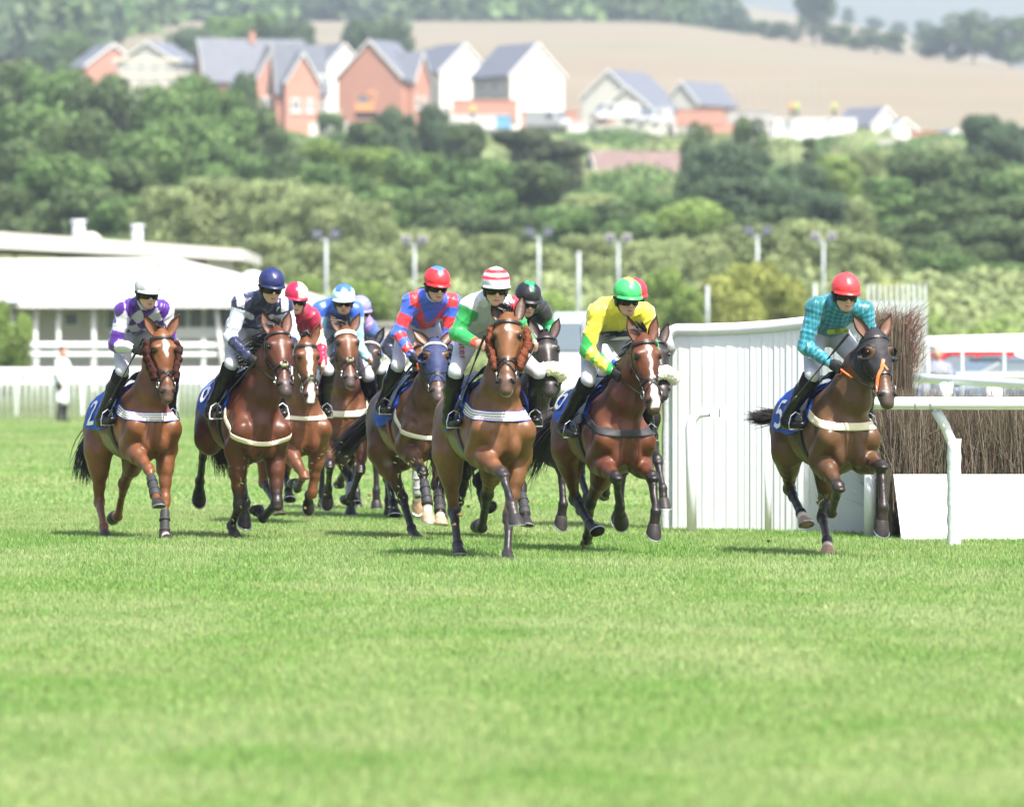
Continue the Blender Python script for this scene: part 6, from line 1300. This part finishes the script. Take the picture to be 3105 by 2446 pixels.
# ---------------------------------------------------------------- new houses on the hill
BRICK=mat('new_brick',(.42,.22,.165),.85,.2,var=.08,vscale=2); RWHITE=mat('house_render_white',(.66,.65,.60),.8,.2); RCREAM=mat('house_render_cream',(.55,.54,.48),.8,.2); SLATE=mat('slate',(.125,.137,.165),.6,.3,var=.1,vscale=1.5); BLOCK=mat('grey_block',(.40,.38,.36),.9,.2,var=.1,vscale=2)
TILE=mat('brown_tiles',(.17,.12,.11),.85,.2,var=.15,vscale=1.5)
def house(xc,base_v,eave_v,w_,L,rise,phi,d,wall,gable,label,left=False,bays=(),gw=(),sw=(),chim=False,low=3.0,roof=None,door=None):
    # corner nearest the camera at photo column xc; gable face (width w) to the right (or left), long side away to the other hand
    k=d/13150; X=(xc-1084)*k; zb=CAMH+(760-base_v)*k; ze=CAMH+(760-eave_v)*k; s=-1 if left else 1; ca,sa=math.cos(phi),math.sin(phi)
    base=np.array([X,d,zb]); root=empty('house',base); tag(root,label,'house','new houses on the hillside'); roof=roof or SLATE
    def W(a,b,z): return np.array([s*(a*ca-b*sa),a*sa+b*ca,z])
    h=ze-zb
    def poly(name,pts,fs,m,par=root): b=MB(); b.add(pts,fs); o=b.build(name,m,par); return o
    g=[W(0,0,-low),W(w_,0,-low),W(w_,0,h),W(w_/2,0,h+rise),W(0,0,h)]; g2=[p+W(0,L,0) for p in g]
    poly('gable_wall',g+[W(0,.25,-low),W(w_,.25,-low),W(w_,.25,h),W(w_/2,.25,h+rise),W(0,.25,h)],[(0,1,2,3,4),(9,8,7,6,5)],gable)
    poly('wall',[W(0,.02,-low),W(0,L,-low),W(w_,L,-low),W(w_,.02,-low),W(0,.02,h),W(0,L,h),W(w_,L,h),W(w_,.02,h),W(w_/2,L,h+rise)],[(0,1,5,4),(1,2,6,8,5),(2,3,7,6)],wall)
    o=.35; e=.18; ro=rise*o/(w_/2)
    R_=[W(-o,-e,h-ro),W(w_/2,-e,h+rise),W(w_+o,-e,h-ro),W(-o,L+e,h-ro),W(w_/2,L+e,h+rise),W(w_+o,L+e,h-ro)]; R2=[p+np.array([0,0,.22]) for p in R_]
    poly('roof',R_+R2,[(0,3,4,1),(1,4,5,2),(6,7,10,9),(7,8,11,10),(0,1,7,6),(1,2,8,7),(3,9,10,4),(4,10,11,5),(0,6,9,3),(2,5,11,8)],roof)
    b=MB(); 
    for a0,z0,a1,z1 in ((-o,h-ro,w_/2,h+rise),(w_+o,h-ro,w_/2,h+rise)): 
        b.add([W(a0,-e-.06,z0+.24),W(a1,-e-.06,z1+.24),W(a1,-e-.06,z1-.06),W(a0,-e-.06,z0-.06)],[(0,1,2,3)])
    ob=b.build('bargeboard',M_WHITEP,root); md=ob.modifiers.new('s','SOLIDIFY'); md.thickness=.05
    def win(a,z,ww,hh,face,par=root,dd=0):
        b=MB(); F_=(lambda p,q,o_:W(p,-o_+dd,q)) if face=='g' else (lambda p,q,o_:W(-o_+dd,p,q))
        def bx(x0,x1,y0,y1,o0,o1,nm,m,pr):
            b=MB(); b.add([F_(x0,y0,o0),F_(x1,y0,o0),F_(x1,y1,o0),F_(x0,y1,o0),F_(x0,y0,o1),F_(x1,y0,o1),F_(x1,y1,o1),F_(x0,y1,o1)],[(0,1,2,3),(7,6,5,4),(0,4,5,1),(1,5,6,2),(2,6,7,3),(3,7,4,0)]); return b.build(nm,m,pr)
        f=bx(a-ww/2,a+ww/2,z,z+hh,.0,.07,'window',M_WHITEP,par); bx(a-ww/2+.14,a-.07,z+.14,z+hh-.14,.05,.085,'pane',M_GLASSD,f); bx(a+.07,a+ww/2-.14,z+.14,z+hh-.14,.05,.085,'pane',M_GLASSD,f)
        bx(a-ww/2-.1,a+ww/2+.1,z-.15,z,-.0,.14,'sill',M_WHITEP,f)
    for a,z,ww,hh in gw: win(a,z,ww,hh,'g')
    for a,z,ww,hh in sw: win(a,z,ww,hh,'s')
    if door: 
        f_,a=door; b=MB(); c=W(a,-.05,1.05) if f_=='g' else W(-.05,a,1.05); b.box(c,(1.1,.12,2.1),rz=(phi*s if f_=='g' else phi*s+math.pi/2)); b.build('door',mat('dark_door',(.10,.09,.09),.6),root)
    for (b0,bw,bh,pr) in bays:      # gabled bay projecting from the long side
        p0=[W(-pr,b0,-low),W(-pr,b0+bw,-low),W(-pr,b0+bw,h*.92),W(-pr,b0+bw/2,h+bh),W(-pr,b0,h*.92)]; p1=[W(0,b0,-low),W(0,b0+bw,-low),W(0,b0+bw,h*.92),W(w_/2,b0+bw/2,h+bh),W(0,b0,h*.92)]
        by=poly('bay_wall',p0+p1,[(0,1,2,3,4),(0,4,9,5),(1,6,7,2)],gable)
        q=[W(-pr-.3,b0-.25,h*.92-.35),W(-pr-.3,b0+bw/2,h+bh+.12),W(-pr-.3,b0+bw+.25,h*.92-.35),W(w_*.3,b0-.25,h*.92-.35),W(w_*.45,b0+bw/2,h+bh+.12),W(w_*.3,b0+bw+.25,h*.92-.35)]; q2=[p+np.array([0,0,.18]) for p in q]
        poly('bay_roof',q+q2,[(0,3,4,1),(1,4,5,2),(6,7,10,9),(7,8,11,10),(0,1,7,6),(1,2,8,7),(0,6,9,3),(2,5,11,8)],roof)
        b=MB()
        for A,B_ in ((q[0],q[1]),(q[2],q[1])): b.add([A+W(-.05,0,.2),B_+W(-.05,0,.2),B_+W(-.05,0,-.08),A+W(-.05,0,-.08)],[(0,1,2,3)])
        ob=b.build('bay_bargeboard',M_WHITEP,by); md=ob.modifiers.new('s','SOLIDIFY'); md.thickness=.05
        for a in (b0+bw*.3,b0+bw*.72):
            for z in (.9,3.6):
                if z+1.3<h: win(a,z,1.15 if a<b0+bw*.5 else .8,1.4,'s',by,dd=-pr)
    if chim: c=W(w_/2,L*.5,h+rise); b=MB(); b.box(c+np.array([0,0,.35]),(.7,.6,1.3),rz=phi*s); b.build('chimney',BRICK,root)
    return root
R_=math.radians; D=680
house(182,165,140,6.4,7,2.4,R_(20),700,BRICK,BRICK,'small brick gable with white bargeboards at the far left of the estate')
house(375,190,132,7.5,5.5,2.2,R_(25),690,BLOCK,RCREAM,'grey unfinished house wrapped in scaffold boards, second from the left',left=True)
house(432,250,160,3.2,12.0,3.9,R_(68),672,BRICK,BRICK,'brick terrace house under a long slate roof with one gabled front',left=True,bays=((5.6,4.0,3.2,1.0),),sw=((3.4,2.2,1.3,1.5),),chim=True)
house(585,255,168,1.5,6.0,3.6,R_(62),664,BRICK,BRICK,'brick house with a lit front gable and pairs of white windows',left=True,bays=((.6,4.0,2.6,1.0),),sw=((5.4,3.6,1.0,1.4),(5.2,.8,1.3,1.6)))
house(683,240,148,5.4,7,2.9,R_(24),705,RWHITE,RWHITE,'white rendered gable between the two brick houses')
house(850,248,163,7.6,7.0,3.9,R_(24),668,BRICK,BRICK,'largest brick house, its big gable in shade and a lit front gable beside it',left=True,bays=((1.0,4.2,2.5,.9),),sw=((6.2,3.4,1.0,1.4),))
house(932,240,150,6.2,7,3.0,R_(28),705,RCREAM,RWHITE,'cream house with a white gable behind the lit brick front')
house(1080,240,158,6.8,8.4,3.35,R_(30),680,RCREAM,RWHITE,'tallest white house with a plain gable and grey slate roof, right of the brick ones',gw=(),sw=((3.2,2.4,1.0,1.5),(6.3,2.4,1.0,1.5)))
house(1345,255,205,6.6,9.5,2.9,R_(27),700,RCREAM,RCREAM,'cream bungalow with a steep grey roof right of the tall white house',left=True,gw=(),bays=())
house(1376,258,226,5.4,7.0,2.1,R_(27),684,RCREAM,RCREAM,'lower pale gable standing in front of the cream bungalow',left=True,sw=((2.0,.4,.9,1.3),))
house(1478,264,218,4.2,8.5,2.3,R_(32),695,BRICK,RCREAM,'small cream gable with a brick ground floor right of the paired gables',left=True)
house(1845,308,264,3.6,6.0,1.7,R_(35),640,RWHITE,RWHITE,'little white gable beside the white wrapped building')
house(1888,302,275,3.0,4.0,1.0,R_(30),640,RWHITE,RWHITE,'low cream gable right of the little white gable')
house(2000,312,294,2.6,3.0,.8,R_(30),630,RWHITE,RWHITE,'tiny white building near the right edge of the estate')
house(1272,398,386,6.5,7.6,2.5,R_(78),520,RCREAM,RCREAM,'older bungalow with a long brown tiled roof among the trees',left=True,roof=TILE)
house(2200,380,366,8,8,1.5,R_(60),500,BRICK,BRICK,'brown tiled roof at the right edge among the trees',left=True,roof=TILE)
def block(x0,x1,v0,v1,d,dep,m,name,label,cat,rz=0):
    k=d/13150; w_=(x1-x0)*k; h=(v1-v0)*k; b=MB(); b.box((0,dep/2,h/2),(w_,dep,h),rz); b.box((0,dep/2,h+.06),(w_+.16,dep+.16,.14),rz); o=b.build(name,m); o.location=((x0+x1)/2*k-1084*k,d,CAMH+(760-v1)*k); tag(o,label,cat); return o
block(958,1095,214,262,672,5,BRICK,'garage','long low brick garage block in front of the tall white house','garage')
block(1103,1222,238,272,668,5,BRICK,'garage','second low brick garage block below the tall white gable','garage'); block(1262,1300,236,262,672,3,BRICK,'garden_wall','short brick wall left of the paired gables','wall'); block(1432,1532,234,266,685,3,BRICK,'house_shell','unfinished brick house shell below the small cream gable','building')
block(1640,1812,254,322,640,5,mat('white_sheeting',(.82,.82,.80),.7,.2,bump=.5,bscale=1.2),'wrapped_building','long building wrapped in white sheeting with workers on top','building')
block(1540,1640,238,262,660,3,BLOCK,'block_wall','grey block wall under the scaffold poles','wall'); block(950,1075,246,275,662,1,mat('site_hoarding',(.62,.60,.58),.8),'hoarding','pale site hoarding below the brick garages','fence')
block(1050,1082,248,272,658,2.4,mat('blue_container',(.12,.32,.50),.6),'container','small bright blue site container','container'); block(1930,1990,280,300,630,2,BRICK,'garden_wall','low brick wall near the tiny white building','wall')
block(655,740,262,292,650,3,mat('pale_site_board',(.66,.62,.56),.8),'site_platform','pale scaffold platform below the brick houses','platform'); 
house(545,250,170,1.4,5.5,3.4,R_(62),690,BRICK,BRICK,'narrow brick house between the two lit front gables',left=True,sw=((3.0,3.4,1.0,1.3),))
house(905,245,150,5.0,6,2.6,R_(26),720,RWHITE,RWHITE,'white house behind the ridge of the big brick house')
house(1010,232,168,4.0,6,2.2,R_(30),730,RCREAM,RCREAM,'cream house in the gap left of the tallest white house')
house(300,180,128,5.0,5,2.0,R_(30),705,BRICK,RWHITE,'white gable peeping over the unfinished grey house')
block(1560,1640,262,300,650,3,BLOCK,'block_wall','second grey block wall left of the white wrapped building','wall')
block(1150,1260,262,284,655,2,mat('site_hoarding',(.62,.60,.58)),'hoarding','pale site hoarding right of the brick garages','fence')
block(1860,1925,298,322,620,3,RCREAM,'site_cabin','low cream site cabin right of the wrapped building','building')
for i,(x_,v_,c_) in enumerate(((1302,262,(.45,.45,.45)),(1385,272,(.45,.45,.42)),(1700,318,(.78,.78,.75)),(1160,278,(.72,.72,.72)))): vehicle('van',(x_-1084)*660/13150,655,R_(20+i*40),c_,'pale works van on the building site, '+('left of the paired gables','below the small cream gable','in front of the wrapped building','below the second garage block','below the brick houses')[i],z=CAMH+(760-v_)*655/13150,name='parked_van')
# scaffolding
def scaffold(x0,x1,n,v0,v1,d,label,lifts=(),boards=()):
    k=d/13150; root=empty('scaffold',((x0-1084)*k,d,CAMH+(760-v1)*k)); tag(root,label,'scaffold','scaffolding on the building site'); h=(v1-v0)*k
    for i in range(n): 
        x=(x1-x0)*k*i/(n-1); hh=h*(.8+.2*math.sin(i*2.3)**2)
        for yy in (0,1.2)[:1 if n>9 else 2]: b=MB(); b.tube([(x,yy,0),(x,yy,hh)],.035,5); b.build('standard',M_GALV,root)
    for l in lifts: b=MB(); b.tube([(0,0,h*l),((x1-x0)*k,0,h*l)],.03,5); b.build('ledger',M_GALV,root)
    for l in boards: b=MB(); b.box(((x1-x0)*k/2,.6,h*l),((x1-x0)*k,1.2,.28)); b.build('boards',mat('scaffold_boards',(.62,.56,.44),.8,.2),root)
    return root
scaffold(1552,1742,12,176,262,655,'row of tall bare scaffold poles against the stubble field',(.3,))
scaffold(238,386,6,122,188,684,'scaffold with two pale board lifts round the unfinished grey house',(.2,.6),(.10,.42,.92))
scaffold(1230,1262,3,190,262,676,'short scaffold at the left of the paired gables',(.5,)); scaffold(1385,1420,3,215,268,674,'scaffold between the paired gables and the small cream gable',(.4,.8),(.5,)); scaffold(690,722,3,225,262,660,'scaffold poles between the brick houses',(.5,),(.6,))
# digger and workers on site
d=655; k=d/13150; root=empty('digger',((776-1084)*k,d,CAMH+(760-252)*k)); tag(root,'orange digger with a raised arm in front of the big brick gable','digger'); MO=mat('digger_orange',(.50,.24,.10),.5)
b=MB(); b.box((0,0,.35),(2.4,1.6,.6)); b.build('tracks',M_TYRE,root); b=MB(); b.box((-.2,0,1.2),(1.9,1.5,.9)); b.build('body',MO,root); b=MB(); b.box((-.35,0,1.95),(.9,1.2,.9)); b.build('cab',M_CGLASS,root); b=MB(); b.tube([(.6,0,1.2),(1.0,0,2.6),(.4,0,2.9)],.16,6); b.tube([(.4,0,2.9),(-.3,0,1.9)],.12,6); b.build('arm',MO,root)
for x,v,col,lb in ((1675,252,(.50,.30,.10),'worker in an orange jacket on top of the white wrapped building'),(1686,252,(.38,.48,.14),'worker in a lime jacket beside the orange one on the wrapped building'),(1765,252,(.42,.48,.14),'worker in a yellow jacket alone at the right of the wrapped building'),(1000,252,(.48,.48,.14),'worker in a yellow jacket near the blue container')):
    stander((x-1084)*640/13150,639 if x>1600 else 645,col,(.06,.06,.08),(.5,.25,.19),lb,z=CAMH+(760-v)*640/13150+.02)
# ---------------------------------------------------------------- lettering worn by riders
def wl(key,part,txt,size,h,m,name,par,roll=0,off=.008,lift=0):
    rk=RIDERS[key]; o=[c for c in rk['root'].children if c.name.startswith(part)][0]; me=o.data; V=np.empty(len(me.vertices)*3,np.float32); me.vertices.foreach_get('co',V); V=V.reshape(-1,3); F=[tuple(p.vertices) for p in me.polygons]
    bv=BVHTree.FromPolygons(V.tolist(),F); c=rk['xf'](np.array(h,float))[0]; rt=np.array([math.cos(roll),0,math.sin(roll)]); up=np.array([-math.sin(roll),0,math.cos(roll)])
    return letters(txt,size,c,rt,up,(0,-1,0),bv,m,o,name,off)
def band(key,part,h,w_,hh,m,name,roll=0,off=.005):
    rk=RIDERS[key]; o=[c for c in rk['root'].children if c.name.startswith(part)][0]; me=o.data; V=np.empty(len(me.vertices)*3,np.float32); me.vertices.foreach_get('co',V); V=V.reshape(-1,3); F=[tuple(p.vertices) for p in me.polygons]
    bv=BVHTree.FromPolygons(V.tolist(),F); c=rk['xf'](np.array(h,float))[0]; P=[];nx=12;nz=4
    for i in range(nx):
        for j in range(nz):
            a=(i/(nx-1)-.5)*w_; e=(j/(nz-1)-.5)*hh; q=c+np.array([a*math.cos(roll)-e*math.sin(roll),0,a*math.sin(roll)+e*math.cos(roll)]); r_=bv.ray_cast(Vector(q+np.array([0,-.5,0])),Vector((0,1,0)),.9); P.append((np.array(r_[0]) if r_[0] is not None else q)+np.array([0,-off,0]))
    b=MB(); b.add(P,[(i*nz+j,(i+1)*nz+j,(i+1)*nz+j+1,i*nz+j+1) for i in range(nx-1) for j in range(nz-1)]); return b.build(name,m,o,True)
def hpt(key,u,v,xh):      # rider-frame point seen at a photo position, on the plane xh ahead of the saddle
    X,Y,yaw=HT[key][:3]; fw=np.array([math.sin(yaw),-math.cos(yaw),0]);lf=np.array([math.cos(yaw),math.sin(yaw),0]); d=np.array([(u-CXP)/FPX,1,(HVP-v)/FPX]); C_=np.array([0,0,CAMH]); O=np.array([X,Y,0]); t=(xh-(C_-O)@fw)/(d@fw); p=C_+t*d-O; return (p@fw,p@lf,p[2])
band('K','jersey',hpt('K',2539,1004,.2),.165,.036,mat('lime_patch',(.60,.72,.05),.6),'sponsor_patch',.10,.008); wl('K','jersey','SIS',.040,hpt('K',2539,1009,.2),mat('black_print',(.01,.01,.01),.6),'lettering','jersey',.10,.014)
wl('G','breeches','water',.085,hpt('G',1392,1050,.2),mat('red_print',(.45,.03,.06),.6),'lettering','breeches',-1.5,.010)
band('C','jersey',hpt('C',903,1005,.2),.05,.030,mat('lime_patch',(.60,.72,.05),.6),'sponsor_patch',0,.008); wl('C','jersey','S',.030,hpt('C',905,1008,.2),mat('black_print',(.01,.01,.01),.6),'lettering','jersey',0,.014)
band('I','jersey',hpt('I',1880,1012,.25),.30,.045,mat('navy_patch',(.012,.018,.05),.5),'sponsor_patch',.05,.007); band('I','jersey',hpt('I',1882,1026,.25),.22,.022,mat('pale_patch',(.55,.55,.55),.5),'sponsor_patch',.05,.010)
# flying turf
b=MB(); rg=random.Random(8); pc=empty('turf_clod',(P3(2503,1520,47.0)[0],47.0,P3(0,1520,47.0)[2])); tag(pc,'divot of turf thrown up between the legs of the horse carrying number 5','turf')
b.ell((0,0,0),(.06,.03,.035),9,6,noise=.35,rng=rg); b.build('soil',mat('soil',(.16,.11,.05),.95,.1,var=.4,vscale=40),pc); b=MB()
for i in range(26): x=rg.uniform(-.06,.06); b.tube([(x,rg.uniform(-.02,.02),.02),(x+rg.gauss(0,.02),0,.06)],[.003,.001],3,cap=False)
b.build('blades',mat('blade_green',(.16,.22,.05),.7),pc)
for i,(u0,u1,v0,v1,d,nm) in enumerate(((880,1120,1340,1560,52,40),(1180,1300,1380,1540,50,40),(1395,1440,1500,1570,46,25),(680,760,1390,1600,51,25))):
    b=MB()
    for j in range(nm):
        p=P3(rg.uniform(u0,u1),rg.uniform(v0,v1),d+rg.uniform(-1,1)); a=rg.uniform(0,6.28); L_=rg.uniform(.006,.018); dv=np.array([math.cos(a),0,math.sin(a)]); b.tube([p-dv*L_,p+np.array([0,0,.004]),p+dv*L_],[.0016,.002,.001],3)
    tag(b.build('turf_clippings',mat('clipping',(.13,.22,.05),.8)),'loose grass clippings kicked up among the horses legs','grass',kind='stuff')

for i,(u,v,d,r) in enumerate(((1395,1560,46.3,.020),(1420,1535,46.5,.014),(1378,1590,46.2,.016),(1120,1500,51,.018),(925,1540,54.5,.016),(2330,1640,47.8,.015),(1230,1650,50.6,.014),(1770,1660,48.3,.015))):
    p=P3(u,v,d); b=MB(); b.ell((0,0,0),(r,r*.8,r*.7),8,6,noise=.35,rng=rg); o=b.build('turf_clod',mat('soil',(.16,.11,.05))); o.location=p; tag(o,'small clod of earth thrown up in the air by galloping hooves','turf','clods of earth in the air')
